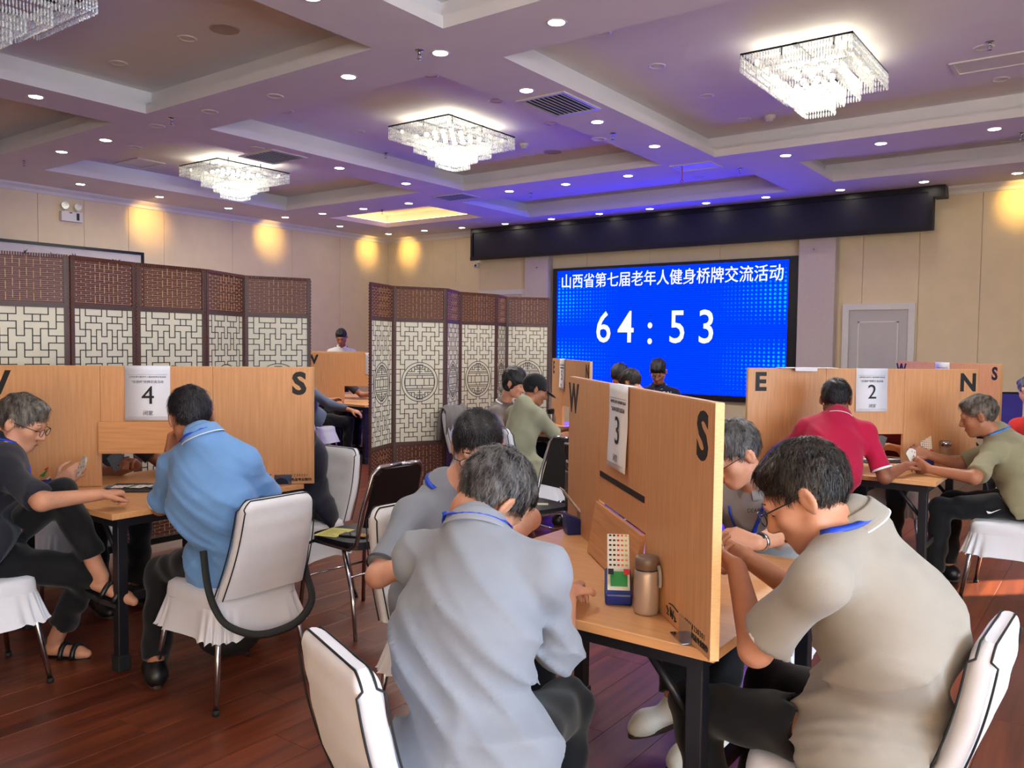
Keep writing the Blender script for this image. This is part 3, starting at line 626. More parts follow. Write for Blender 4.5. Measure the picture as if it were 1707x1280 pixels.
# ------------------------------------------------------------------ chairs
def cover_chair_meshes():
    rr = random.Random(11); P = []
    # backrest: loft with rounded top
    hb = .41; n = 26; v = []; f = []; m = 14
    def yb(t): return -.205-.115*t-.02*math.sin(t*math.pi)
    def hw(t): return (.205-.035*t)*(1 if t < .86 else math.sqrt(max(0, 1-((t-.86)/.155)**2))*.30+.70)
    for i in range(n+1):
        t = 1-(1-i/n)**1.7; z = .455+hb*t; w = hw(t); th = .034 if t < .9 else .034*math.sqrt(max(.12, 1-((t-.9)/.108)**2))
        for k in range(m):
            a = 2*math.pi*k/m; cx_, sy_ = math.cos(a), math.sin(a)
            x = w*math.copysign(abs(cx_)**.35, cx_); y = th*math.copysign(abs(sy_)**.5, sy_)
            wr = .004*math.sin(9*t*3+x*22)*(1-abs(x)/.22)+.003*math.sin(x*60+t*7)
            v.append((x, yb(t)+y+wr, z))
    for i in range(n):
        for k in range(m): f.append((i*m+k, i*m+(k+1) % m, (i+1)*m+(k+1) % m, (i+1)*m+k))
    b = MB().add(v, f, 0, True); b.add([v[n*m+k] for k in range(m)], [tuple(range(m))], 0, True)
    P.append(('back_cover', b.mesh('back_cover', M_COVER)))
    pip = MB()
    for sy in (-1, 1):
        pts = []
        for i in range(n+1):
            t = 1-(1-i/n)**1.7; pts.append((-hw(t)*.985, yb(t)+sy*.030*(1 if t < .9 else .5), .455+hb*t))
        pts2 = pts+[(-p[0], p[1], p[2]) for p in reversed(pts)]; pip.tube(pts2, .0028, 5)
    P.append(('piping', pip.mesh('piping', M_PIPING)))
    # seat
    v = []; f = []; N = 40
    def rr_pt(a, r): 
        c, s = math.cos(a), math.sin(a); e = .32
        return (r*math.copysign(abs(c)**e, c), r*math.copysign(abs(s)**e, s))
    prof = [(.02, .478), (.12, .480), (.19, .474), (.208, .460), (.212, .435), (.214, .405)]
    for r, z in prof:
        for k in range(N): x, y = rr_pt(2*math.pi*k/N, r); v.append((x, y+.005, z+.003*math.sin(x*31+y*17)))
    for i in range(len(prof)-1):
        for k in range(N): f.append((i*N+k, i*N+(k+1) % N, (i+1)*N+(k+1) % N, (i+1)*N+k))
    f.append(tuple(range(N-1, -1, -1)))
    P.append(('seat_cover', MB().add(v, f, 0, True).mesh('seat_cover', M_COVER)))
    # skirt with pleats and scalloped hem
    v = []; f = []; N = 200; rows = 7
    for j in range(rows+1):
        t = j/rows
        for k in range(N):
            a = 2*math.pi*k/N; x, y = rr_pt(a, .214+.034*t); pl = .011*t*math.sin(k*2*math.pi/8.0+.7*math.sin(k*.13))+.006*t*math.sin(k*.41)
            nrm = math.hypot(x, y); z = .407-.135*t+(.012*abs(math.sin(k*math.pi/8)) if j == rows else 0)
            v.append((x+pl*x/nrm, y+.005+pl*y/nrm, z))
    for j in range(rows):
        for k in range(N): f.append((j*N+k, j*N+(k+1) % N, (j+1)*N+(k+1) % N, (j+1)*N+k))
    P.append(('skirt', MB().add(v, f, 0, True).mesh('skirt', M_COVER)))
    for sx in (-1, 1):
        for sy in (-1, 1):
            P.append(('leg', MB().tube([(sx*.175, sy*.175, .44), (sx*.205, sy*.205, .22), (sx*.235, sy*.235, .012)], [.0125, .0125, .011], 10).mesh('leg', M_CHROME)))
            P.append(('leg_cap', MB().tube([(sx*.2335, sy*.2335, .02), (sx*.236, sy*.236, 0)], .0145, 10).mesh('leg_cap', M_RUBBER)))
    return P
CHM = cover_chair_meshes()
def cover_chair(loc, f, label, group='white covered chairs'):
    t = thing('banquet_chair', label, 'chair', (loc[0], loc[1], 0), math.atan2(-f[0], f[1]), group)
    last = None
    for nm, me in CHM:
        if nm == 'leg_cap': link(nm, me, last)
        elif nm == 'piping': link(nm, me, last)
        else: last = link(nm, me, t)
    return t
M_VINYL = mat('black_vinyl', (20, 20, 24), .38, var=.15, bump=.1, bscale=90)
def steel_chair_meshes():
    P = []
    P.append(('seat', MB().prism([(.2*math.copysign(abs(math.cos(a))**.45, math.cos(a)), .2*math.copysign(abs(math.sin(a))**.45, math.sin(a))) for a in np.linspace(0, 2*math.pi, 28, endpoint=False)], .435, .475).mesh('seat', M_VINYL)))
    fr = MB()
    for sx in (-1, 1):
        fr.tube([(sx*.225, .23, .0), (sx*.20, .19, .42), (sx*.195, .13, .445), (sx*.195, -.15, .44), (sx*.19, -.20, .47), (sx*.185, -.24, .65), (sx*.17, -.30, .84), (sx*.14, -.315, .875), (0, -.32, .88)], .0115, 8)
        fr.tube([(sx*.19, -.10, .43), (sx*.215, -.20, .22), (sx*.235, -.25, 0)], .0115, 8)
    fr.tube([(-.205, .205, .24), (.205, .205, .24)], .006, 6); fr.tube([(-.2, -.16, .3), (.2, -.16, .3)], .006, 6)
    P.append(('frame', fr.mesh('frame', M_CHROME)))
    v = []; f = []
    bk = MB()
    for (z0, z1) in ((.56, .865),):
        g = MB()
        pts = [(-.165, z0), (.165, z0), (.15, z1-.03), (.12, z1), (-.12, z1), (-.15, z1-.03)]
        vv = [(x, -.205-.115*((z-.46)/.42)-.012, z) for x, z in pts]+[(x, -.205-.115*((z-.46)/.42)+.014, z) for x, z in pts]
        k = len(pts); bk.add(vv, [tuple(range(k)), tuple(range(2*k-1, k-1, -1))]+[(i, k+i, k+(i+1) % k, (i+1) % k) for i in range(k)])
    P.append(('backrest', bk.mesh('backrest', M_VINYL)))
    return P
SCH = steel_chair_meshes()
def steel_chair(loc, f, label):
    t = thing('steel_chair', label, 'chair', (loc[0], loc[1], 0), math.atan2(-f[0], f[1]), 'black vinyl steel chairs')
    for nm, me in SCH: link(nm, me, t)
    return t
cover_chair((-1.19, 1.46), (.36, .94), 'white covered chair at the bottom edge under the man in long grey sleeves')
cover_chair((-3.11, 2.17), (-1, .02), 'white covered chair behind the man in the blue polo, black strap on it')
cover_chair((-3.98, 1.46), (.05, 1), 'white covered chair cut by the left edge, under the man in navy')
cover_chair((-3.84, 3.12), (.0, -1), 'white covered chair beside the end of the board with the large S')
cover_chair((-1.98, 2.38), (1, -.05), 'white covered chair under the grey polo man facing the near table')
cover_chair((-.53, 2.2), (-1, .04), 'white covered chair at the lower right under the beige polo man')
cover_chair((-.50, 5.80), (-1, .05), 'white covered chair under the man in olive at the right edge')
cover_chair((-1.42, 4.93), (.05, 1), 'white covered chair under the man in red')
cover_chair((-1.2, 3.42), (-.05, -1), 'white covered chair behind the nearest board, skirt pink in the shade')
cover_chair((-3.80, 5.34), (.2, 1), 'white covered chair under the man in the black cap')
cover_chair((-4.98, 6.25), (1, .15), 'white covered chair under the woman with short black hair')
cover_chair((-1.38, 6.75), (0, -1), 'white covered chair on the far side of the table with sheet 2')
cover_chair((-8.85, 7.75), (1, 0), 'white covered chair seen through the gap of the table between the screens')
cover_chair((-7.55, 8.45), (-.3, -1), 'white covered chair behind the distant board between the screens')
cover_chair((-4.02, 8.16), (.25, -1), 'white covered chair of the young man before the blue screen')
cover_chair((-4.10, 7.36), (0, -1), 'white covered chair under the farther of the two half-hidden heads')
cover_chair((-3.10, 6.42), (-1, 0), 'white covered chair under the nearer of the two half-hidden heads')
cover_chair((-.55, 8.28), (-.67, .74), 'white covered chair cut by the right edge under the person in red and black')
cover_chair((-5.02, 2.35), (1, 0), 'white covered chair behind the board with sheet 4, left side')
cover_chair((-7.98, 6.72), (-.2, 1), 'white covered chair under the man in blue-grey sleeves between the screens')
steel_chair((-3.30, 3.10), (-1, 0.05), 'chrome chair with a black seat holding a yellow paper')
steel_chair((-3.05, 4.35), (-.3, -1), 'chrome chair behind the near board with small notes on its seat')
steel_chair((-2.55, 4.62), (.5, .8), 'chrome chair carrying the tall steel flask, beside the near board')
# ------------------------------------------------------------------ people: smooth bodies grown on a distance grid
V3 = lambda *a: np.array(a, dtype=np.float64)
def nrm(v): return v/(np.linalg.norm(v)+1e-9)
class Vol:
    def __init__(s, lo, hi, res):
        s.lo = np.array(lo, float); s.res = res; s.n = np.maximum(4, np.ceil((np.array(hi)-s.lo)/res).astype(int)+1); s.g = np.full(s.n, 0.5, np.float32)
    def _box(s, lo, hi):
        a = np.clip(np.floor((np.array(lo)-s.lo)/s.res).astype(int), 0, s.n-1); b = np.clip(np.ceil((np.array(hi)-s.lo)/s.res).astype(int)+1, 1, s.n)
        sl = tuple(slice(int(i), int(j)) for i, j in zip(a, b))
        ax = [(s.lo[k]+s.res*np.arange(a[k], b[k])).astype(np.float32) for k in range(3)]
        return sl, ax[0][:, None, None], ax[1][None, :, None], ax[2][None, None, :]
    def put(s, f, lo, hi, k=.02, sub=False, cut=None):
        pad = k+3*s.res+.015
        sl, X, Y, Z = s._box(np.array(lo)-pad, np.array(hi)+pad)
        if min(q.stop-q.start for q in sl) < 1: return
        d = f(X, Y, Z)
        if cut is not None:
            for (p, n) in cut: d = np.maximum(d, (X-p[0])*n[0]+(Y-p[1])*n[1]+(Z-p[2])*n[2])
        a = s.g[sl]
        if sub:
            d = -d; h = np.clip(.5-.5*(a-d)/k, 0, 1); s.g[sl] = a*(1-h)+d*h+k*h*(1-h)
        else:
            h = np.clip(.5+.5*(a-d)/k, 0, 1); s.g[sl] = a*(1-h)+d*h-k*h*(1-h)
    def cap(s, a, b, ra, rb, k=.02, cut=None, sub=False):
        a, b = np.array(a, float), np.array(b, float); ab = b-a; L2 = ab@ab+1e-12
        def f(X, Y, Z):
            px, py, pz = X-a[0], Y-a[1], Z-a[2]; t = np.clip((px*ab[0]+py*ab[1]+pz*ab[2])/L2, 0, 1)
            return np.sqrt((px-t*ab[0])**2+(py-t*ab[1])**2+(pz-t*ab[2])**2)-(ra+(rb-ra)*t)
        r = max(ra, rb); s.put(f, np.minimum(a, b)-r, np.maximum(a, b)+r, k, sub, cut)
    def ell(s, c, r, ax, k=.03, sub=False, cut=None):
        c = np.array(c, float); A = [np.array(q, float) for q in ax]; r = [float(q) for q in r]
        def f(X, Y, Z):
            px, py, pz = X-c[0], Y-c[1], Z-c[2]; k0 = 0; k1 = 0
            for i in range(3):
                q = px*A[i][0]+py*A[i][1]+pz*A[i][2]; k0 = k0+(q/r[i])**2; k1 = k1+(q/r[i]**2)**2
            k0 = np.sqrt(k0)+1e-6; return k0*(k0-1)/(np.sqrt(k1)+1e-6)
        e = np.sqrt(sum((A[i]*r[i])**2 for i in range(3))); s.put(f, c-e, c+e, k, sub, cut)
    def cutall(s, p, n):
        X = (s.lo[0]+s.res*np.arange(s.n[0]))[:, None, None]-p[0]; Y = (s.lo[1]+s.res*np.arange(s.n[1]))[None, :, None]-p[1]; Z = (s.lo[2]+s.res*np.arange(s.n[2]))[None, None, :]-p[2]
        s.g = np.maximum(s.g, (X*n[0]+Y*n[1]+Z*n[2]).astype(np.float32))
    def axes(s):
        return [(s.lo[k]+s.res*np.arange(s.n[k])).astype(np.float32) for k in range(3)]
    def disp(s, fn):
        x, y, z = s.axes(); s.g += fn(x[:, None, None], y[None, :, None], z[None, None, :]).astype(np.float32)
    def sample(s, p):
        q = (np.array(p)-s.lo)/s.res; i = np.floor(q).astype(int)
        if (i < 0).any() or (i >= s.n-1).any(): return .5
        f = q-i; c = s.g[i[0]:i[0]+2, i[1]:i[1]+2, i[2]:i[2]+2].astype(float)
        c = c[0]*(1-f[0])+c[1]*f[0]; c = c[0]*(1-f[1])+c[1]*f[1]; return c[0]*(1-f[2])+c[1]*f[2]
    def cast(s, p, d, maxd=.4, off=.004):
        p = np.array(p, float); d = nrm(np.array(d, float)); t = 0
        while t < maxd:
            if s.sample(p+d*t) < off: return p+d*t
            t += .004
        return None
    def surf(s, base):
        g = s.g; S = g < 0; n = s.n
        c = np.zeros(tuple(n-1), np.int8)
        for i in (0, 1):
            for j in (0, 1):
                for k in (0, 1): c += S[i:n[0]-1+i, j:n[1]-1+j, k:n[2]-1+k]
        idx = np.argwhere((c > 0) & (c < 8)); del c
        if len(idx) == 0: return np.zeros((0, 3)), np.zeros((0, 4), int)
        I, J, K = idx.T; cv = {}
        for i in (0, 1):
            for j in (0, 1):
                for k in (0, 1): cv[i, j, k] = g[I+i, J+j, K+k]
        acc = np.zeros((len(idx), 3)); cnt = np.zeros(len(idx))
        for ax in range(3):
            for u in (0, 1):
                for v in (0, 1):
                    p0 = [u, v]; p0.insert(ax, 0); p1 = [u, v]; p1.insert(ax, 1); a, b = cv[tuple(p0)], cv[tuple(p1)]
                    m = (a < 0) != (b < 0); t = np.where(m, a/np.where(m, a-b, 1), 0)
                    q = np.array(p0, float)[None, :].repeat(len(idx), 0); q[:, ax] = t
                    acc[m] += q[m]; cnt[m] += 1
        V = s.lo+s.res*(idx+acc/cnt[:, None])-np.array(base)
        vid = np.full(tuple(n-1), -1, np.int32); vid[I, J, K] = np.arange(len(idx)); Fq = []
        for ax in range(3):
            o = [q for q in range(3) if q != ax]
            sl0 = [slice(None)]*3; sl1 = [slice(None)]*3; sl0[ax] = slice(0, -1); sl1[ax] = slice(1, None)
            for q in o: sl0[q] = slice(1, -1); sl1[q] = slice(1, -1)
            A, B = S[tuple(sl0)], S[tuple(sl1)]; e = np.argwhere(A != B)
            if len(e) == 0: continue
            fl = A[tuple(e.T)]; e = e.copy(); e[:, o[0]] += 1; e[:, o[1]] += 1
            def at_(du, dv):
                q = e.copy(); q[:, o[0]] += du; q[:, o[1]] += dv; return vid[q[:, 0], q[:, 1], q[:, 2]]
            quad = np.stack([at_(-1, -1), at_(0, -1), at_(0, 0), at_(-1, 0)], 1)
            flip = fl if ax != 1 else ~fl
            quad[~flip] = quad[~flip][:, ::-1]; Fq.append(quad)
        Fq = np.concatenate(Fq); Fq = Fq[(Fq >= 0).all(1)]; return V, Fq
def np_mesh(name, V, Fq, mats, smooth=True):
    me = bpy.data.meshes.new(name); nv, nf = len(V), len(Fq); k = Fq.shape[1]
    me.vertices.add(nv); me.vertices.foreach_set('co', np.ascontiguousarray(V, np.float32).ravel())
    me.loops.add(nf*k); me.loops.foreach_set('vertex_index', np.ascontiguousarray(Fq, np.int32).ravel())
    me.polygons.add(nf); me.polygons.foreach_set('loop_start', np.arange(0, nf*k, k, dtype=np.int32)); me.polygons.foreach_set('loop_total', np.full(nf, k, np.int32))
    me.polygons.foreach_set('use_smooth', np.full(nf, smooth)); me.update(calc_edges=True); me.validate()
    for m in mats: me.materials.append(m)
    return me
def ik(a, c, l1, l2, pole):
    a, c = np.array(a, float), np.array(c, float); d = c-a; L = np.linalg.norm(d); D = min(max(L, abs(l1-l2)+.01), (l1+l2)*.999); u = d/L
    x = (l1*l1-l2*l2+D*D)/(2*D); h = math.sqrt(max(0, l1*l1-x*x)); p = np.array(pole, float); p = nrm(p-u*(p@u)); return a+u*x+p*h, a+u*D
M_SKIN = {k: mat('skin_'+k, c, .5, var=.07, vscale=18, bump=.05, bscale=120, spec=.35, sss=.12) for k, c in dict(mid=(196, 140, 112), tan=(168, 112, 84), pale=(212, 160, 136), dark=(140, 88, 66)).items()}
def hair_mat(name, c1, c2): return mat('hair_'+name, c1, .45, var=.3, vscale=55, col2=c2, stretch=(1, 1, .35), bump=.5, bscale=160, spec=.4)
HAIRS = dict(black=hair_mat('black', (15, 14, 20), (34, 32, 40)), soft=hair_mat('soft', (22, 19, 20), (58, 50, 46)), grey=hair_mat('grey', (34, 32, 34), (112, 108, 108)), silver=hair_mat('silver', (52, 46, 42), (128, 118, 108)))
def cloth_mat(name, c, var=.04): return mat('cloth_'+name, c, .8, var=var, vscale=10, bump=.12, bscale=420, sheen=.15, spec=.25)
M_BLUE = mat('lanyard_blue', (22, 66, 200), .5, var=.08)
M_TROU = cloth_mat('trousers_black', (13, 13, 17), .12); M_TNAVY = cloth_mat('trousers_navy', (34, 38, 58), .12)
M_LENS = mat('lens', (235, 240, 245), .03, alpha=.12); M_GFRAME = mat('spectacle_frame', (18, 17, 18), .3, var=.1)
M_EYE = mat('eye_white', (214, 206, 200), .25, var=.02); M_IRIS = mat('iris', (24, 16, 12), .2, var=.1); M_LIP = mat('lip', (150, 84, 76), .5, var=.06); M_SHOE = mat('shoe_black', (18, 18, 20), .4, var=.1); M_SHOEW = mat('shoe_white', (224, 220, 212), .45, var=.04, bump=.15, bscale=40); M_SOLE = mat('shoe_sole', (60, 48, 40), .7, var=.1)
def person(label, pel, neck, head, face, wl=None, wr=None, el=None, er=None, al=None, ar=None, yaw=None, sh=None, shw=.168, fat=0.0, skin='mid', hair='black', hstyle='short', shirt=None, sleeve=.72, hem=.10, trou=None, shoe=None, res=.0085, hands='card', collar=True, trim=None, lanyard=None, glasses=False, nl=None, nr=None, headroll=0.0, hs=1.0, legs=True, bald=False, strands=0, barefoot=False, cap=None, dl=None, dr=None, curl=(.55, .55), kpl=None, kpr=None, seedv=1, detail=True, bulge=.05, thin=1.0, lyaw=None, fold=1.0, footdir=None):
    shv = None
    pel, neck, head = map(lambda q: np.array(q, float), (pel, neck, head)); base = V3(pel[0], pel[1], 0)
    fy = V3(math.cos(yaw), math.sin(yaw), 0); rt = V3(fy[1], -fy[0], 0); up0 = V3(0, 0, 1)      # facing, right-hand side
    t = thing('person', label, 'person', tuple(base))
    spine = nrm(neck-pel); rt2 = rt if sh is None else nrm(np.array(sh[1], float)-np.array(sh[0], float)); sfw = nrm(np.cross(up0 if abs(spine[2]) > .3 else fy, rt2)); sfw = nrm(np.cross(spine, rt2))*1.0
    if sfw@fy < 0: sfw = -sfw
    if sh is None: S = {'l': neck-rt2*shw-spine*.072-up0*.012+sfw*.02, 'r': neck+rt2*shw-spine*.072-up0*.012+sfw*.02}
    else: S = {'l': np.array(sh[0], float), 'r': np.array(sh[1], float)}
    mid = (pel+neck)/2-sfw*bulge; H = {'l': pel-rt*.095, 'r': pel+rt*.095}
    E, Wd = {}, {}
    for sd, w_, e_, sg in (('l', wl, el, -1), ('r', wr, er, 1)):
        if w_ is None: w_ = S[sd]+fy*.28-up0*.30+rt*sg*(-.02)
        w_ = np.array(w_, float)
        pole = rt*sg*.8-up0*.7-fy*.3 if e_ is None else np.array(e_, float)-(S[sd]+w_)/2
        E[sd], Wd[sd] = ik(S[sd], w_, .285, .25, pole)
    K, A = {}, {}
    ly = yaw if lyaw is None else lyaw; lf = V3(math.cos(ly), math.sin(ly), 0); lr = V3(lf[1], -lf[0], 0); H = {'l': pel-lr*.095, 'r': pel+lr*.095}
    for sd, a_, kp, sg in (('l', al, kpl, -1), ('r', ar, kpr, 1)):
        if a_ is None: a_ = V3(*(pel[:2]+lf[:2]*.42+lr[:2]*sg*.11), .085)
        K[sd], A[sd] = ik(H[sd], np.array(a_, float), .43, .42, (lf*1.0+up0*.9+lr*sg*.15) if kp is None else np.array(kp, float))
    # head frame
    hf = nrm(np.array(face, float)); hr = nrm(np.cross(hf, up0)); hu = np.cross(hr, hf)
    if headroll: c, s_ = math.cos(headroll), math.sin(headroll); hr, hu = c*hr+s_*hu, -s_*hr+c*hu
    HA = (hf, hu, hr); hp = lambda f, u, r: head+hs*(hf*f+hu*u+hr*r)
    pts = [pel, neck, head]+list(S.values())+list(E.values())+list(Wd.values())+(list(K.values())+list(A.values()) if legs else [])
    lo, hi = np.min(pts, 0)-.24, np.max(pts, 0)+.24
    # ---- body
    b = Vol(lo, hi, res)
    Tt = (rt2, sfw, spine)
    b.ell(pel+spine*.03, (.11*thin, .075, .09), Tt, .05); b.ell(mid, (.135*thin+fat*.6, .09+fat*.8, .17), Tt, .06); b.ell(neck-spine*.14, (.15*thin, .095, .15), Tt, .06)
    b.cap(S['l'], S['r'], .044, .044, .05)
    for sd in 'lr': b.cap(neck-spine*.015, S[sd], .048, .040, .05)
    for sd in 'lr':
        b.cap(S[sd], E[sd], .046, .038, .03); b.cap(E[sd], Wd[sd], .040, .026, .02)
        if legs: b.cap(H[sd], K[sd], .052, .042, .04); b.cap(K[sd], A[sd], .044, .035, .02)
    b.cap(neck-spine*.02, hp(-.015, -.06, 0), .058, .052, .03)
    b.ell(hp(-.014, .036, 0), np.array((.097, .088, .077))*hs, HA, .02); b.ell(hp(.026, -.04, 0), np.array((.064, .078, .060))*hs, HA, .03)
    b.cap(hp(.066, -.096, -.008), hp(.066, -.096, .008), .019*hs, .019*hs, .03)
    for sg in (-1, 1):
        b.cap(hp(.0, -.05, sg*.052), hp(.05, -.088, sg*.022), .02*hs, .018*hs, .025); b.cap(hp(.055, -.02, sg*.042), hp(.05, -.03, sg*.04), .022*hs, .02*hs, .025)
        b.ell(hp(.082, .004, sg*.031), np.array((.02, .014, .019))*hs, HA, .012, sub=True)
        b.ell(hp(.068, .003, sg*.031), np.array((.016, .013, .016))*hs, HA, .006)
        ef = nrm(hf*.9-hr*sg*.45)
        b.ell(hp(-.016, -.004, sg*.084), np.array((.021, .034, .009))*hs, (ef, hu, nrm(np.cross(ef, hu))), .008); b.ell(hp(-.012, .0, sg*.094), np.array((.009, .017, .008))*hs, (ef, hu, nrm(np.cross(ef, hu))), .004, sub=True)
        b.cap(hp(.094, -.036, sg*.012), hp(.096, -.036, sg*.008), .009*hs, .009*hs, .008)
    b.cap(hp(.082, .024, -.034), hp(.082, .024, .034), .012*hs, .012*hs, .02); b.cap(hp(.088, .012, 0), hp(.110, -.030, 0), .009*hs, .013*hs, .012)
    b.ell(hp(.082, -.062, 0), np.array((.014, .007, .024))*hs, HA, .008); b.ell(hp(.08, -.075, 0), np.array((.014, .008, .02))*hs, HA, .008)
    # hands
    for sd, sg, n_, d_, cu in (('l', -1, nl, dl, curl[0]), ('r', 1, nr, dr, curl[1])):
        w_ = Wd[sd]; d = nrm(w_-E[sd]) if d_ is None else nrm(np.array(d_, float)); n = np.array(n_, float) if n_ is not None else -up0*.8-rt*sg*.5
        n = nrm(n-d*(n@d)); s_ = nrm(np.cross(d, n))*(1 if sd == 'l' else -1)   # s_ points to the thumb side
        if sd == 'r': s_ = nrm(np.cross(n, d))
        else: s_ = nrm(np.cross(d, n))
        for q, off in enumerate((.030, .010, -.010, -.029)):
            kn = w_+d*(.088-.006*abs(q-1))+s_*off; b.cap(w_+d*.01+s_*off*.6, kn, .0145, .0125, .012)
            L1 = (.040, .045, .042, .033)[q]; L2 = (.026, .029, .027, .022)[q]; L3 = (.02, .021, .021, .018)[q]; p = kn; a = cu*.9
            for Ls, ra, rb in ((L1, .0098, .009), (L2, .009, .0082), (L3, .0082, .0068)):
                a_d = d*math.cos(a)+n*math.sin(a); p2 = p+a_d*Ls; b.cap(p, p2, ra, rb, .0035); p = p2; a += cu*1.25
        th0 = w_+d*.022+s_*.026+n*.008; th1 = th0+(d*.55+s_*.75+n*.25)*.040; th2 = th1+nrm(d*.9+s_*.12+n*.35)*.032; th3 = th2+nrm(d*.9-s_*.15+n*.4)*.022
        b.cap(w_+d*.02+s_*.012, th0, .015, .0135, .01); b.cap(th0, th1, .0135, .011, .006); b.cap(th1, th2, .0108, .0098, .003); b.cap(th2, th3, .0095, .0078, .003)
    if barefoot:
        for sd in 'lr':
            fd = nrm(fy*1.0+rt*(.15 if sd == 'r' else -.15)) if not isinstance(barefoot, dict) else nrm(np.array(barefoot[sd], float))
            b.cap(A[sd]-fd*.02-up0*.045, A[sd]+fd*.12-up0*.055, .03, .026, .02); b.cap(A[sd]+fd*.12-up0*.055, A[sd]+fd*.16-up0*.06, .028, .02, .02)
    V, Fq = b.surf(base); body = link('body', np_mesh('body', V, Fq, [M_SKIN[skin]]), t)
    # ---- shirt
    rs = random.Random(seedv)
    if shirt is not None:
        e = .016; lo2 = np.minimum(lo, pel-.3); sr_ = max(res, .0105); s = Vol(lo2, hi, sr_)
        hemp = pel-spine*(hem-.02)
        cuts = [(hemp, -spine), (pel+lf*(.05+fat*1.0)+up0*.02, nrm(lf*.8-up0*.6))] if legs and pel[2] < .8 else [(hemp, -spine)]
        s.ell(pel-spine*.07, (.182*thin+e+.012+fat*.5, .142+e+fat*.7, .23), Tt, .07, cut=cuts); s.ell(mid, (.135*thin+e+.012+fat*.7, .09+e+.012+fat*.9, .19), Tt, .07, cut=cuts)
        s.ell(neck-spine*.145, (.155*thin+e, .10+e+fat*.3, .155), Tt, .06); s.cap(S['l'], S['r'], .052, .052, .05); s.cap(neck-spine*.02, S['l'], .058, .050, .05); s.cap(neck-spine*.02, S['r'], .058, .050, .05)
        s.cap(neck-spine*.05, neck+nrm(head-neck)*.008, .086, .069, .04)
        for sd in 'lr':
            if sleeve <= 1.0:
                end = S[sd]+(E[sd]-S[sd])*sleeve; dirn = nrm(E[sd]-S[sd]); s.cap(S[sd], end+dirn*.03, .054, .061, .045, cut=[(end, dirn)])
            else:
                fl_ = sleeve-1; end = E[sd]+(Wd[sd]-E[sd])*fl_; dirn = nrm(Wd[sd]-E[sd]); s.cap(S[sd], E[sd], .060, .052, .045); s.cap(E[sd], end+dirn*.02, .052, .042, .03, cut=[(end, dirn)])
        ph = [rs.random()*6 for _ in range(8)]; F1, F2 = nrm(rt2*.4+spine*.9+sfw*.2), nrm(rt2*.8+spine*.55)
        def folds(X, Y, Z):
            u = X*F1[0]+Y*F1[1]+Z*F1[2]; v = X*F2[0]+Y*F2[1]+Z*F2[2]; w = X*rt2[0]+Y*rt2[1]+Z*rt2[2]
            hgt = (X-pel[0])*spine[0]+(Y-pel[1])*spine[1]+(Z-pel[2])*spine[2]
            lowf = np.clip(1.15-np.abs(hgt-.10)/.32, .28, 1)
            rg = lambda q: (1-np.abs(np.sin(q)))**2
            return fold*(-.013*lowf*rg(15*u+1.9*np.sin(7*w+ph[0])+ph[1])-.0075*rg(17*v+2.1*np.sin(9*u+ph[2])+ph[3])*np.clip(lowf+.25, 0, 1)+.0035*np.sin(21*w+4*np.sin(7*u+ph[4]))*lowf-.006*rg(27*u+12*w+3*np.sin(6*v+ph[5]))*lowf+.0045)
        s.disp(folds); shv = s
        V, Fq = s.surf(base); so = link('shirt', np_mesh('shirt', V, Fq, [shirt]), t)
        na = nrm(head-neck); na = nrm(na*.45+spine*.55)
        if collar:
            zx = nrm(rt2-na*(rt2@na)); zy = np.cross(na, zx)
            if zy@sfw < 0: zy = -zy
            cm = MB(); Rm = Matrix((zx, zy, na)).transposed(); c0 = neck-base+na*.002
            a0, a1 = math.pi/2+.32, math.pi/2+2*math.pi-.32
            prof = [(.068, .0), (.062, .036), (.064, .041), (.070, .037), (.087, .002), (.090, -.006), (.087, -.008), (.070, .025)]
            c0 = c0+sfw*.010-na*.004; cm.lathe(prof, c0, 30, 0, Rm, a0, a1)
            cob = cm.build('collar', shirt if trim is None or True else trim, t)
            if trim is not None: MB().lathe([(.0895, -.005), (.0915, -.008), (.0895, -.010), (.0875, -.008), (.0895, -.005)], c0, 30, 0, Rm, a0, a1).build('collar_stripe', trim, cob)
        if trim is not None and sleeve <= 1:
            for sd in 'lr':
                end = S[sd]+(E[sd]-S[sd])*(sleeve-.012); dirn = nrm(E[sd]-S[sd]); q = Vector(dirn).to_track_quat('Z', 'Y').to_matrix(); MB().lathe([(.0615, -.006), (.0632, .0), (.0615, .006)], end-base, 24, 0, q).build('sleeve_stripe', trim, so)
        if lanyard is not None:
            path = []
            for th in np.linspace(-1.9, 1.9, 17):       # round the back of the neck
                od = -sfw*math.cos(th)+rt2*math.sin(th); od = nrm(od-na*(od@na)); rd = nrm(od*.86+na*.5); p = s.cast(neck-spine*.03+rd*.26, -rd, .24, .004)
                if p is not None: path.append(p)
            end = neck-spine*.30+sfw*.0
            fr_, bk_ = [], []
            for q in np.linspace(.15, 1, 9):
                for sg, L in ((1, fr_), (-1, bk_)):
                    st = neck+rt2*sg*.085*(1-q)-spine*(.02+.28*q); p = s.cast(st+sfw*.34, -sfw, .34, .0035)
                    if p is not None: L.append(p)
            full = list(reversed(bk_))+path+fr_; lb = MB(); wv = .0085
            full = [p-base for p in full]; vv = []; ff = []
            for i, p in enumerate(full):
                tg = nrm(full[min(i+1, len(full)-1)]-full[max(i-1, 0)]); out_ = nrm(p+base-(neck-spine*.1)); sd_ = nrm(np.cross(tg, out_)); vv += [p-sd_*wv, p+sd_*wv]
            for i in range(len(full)-1):
                if np.linalg.norm(full[i+1]-full[i]) < .09: ff.append((2*i, 2*i+1, 2*i+3, 2*i+2))
            if ff:
                lo_ = lb.add(vv, ff, 0, True).build('lanyard', lanyard, t); so2 = lo_.modifiers.new('solid', 'SOLIDIFY'); so2.thickness = .002; so2.offset = 0
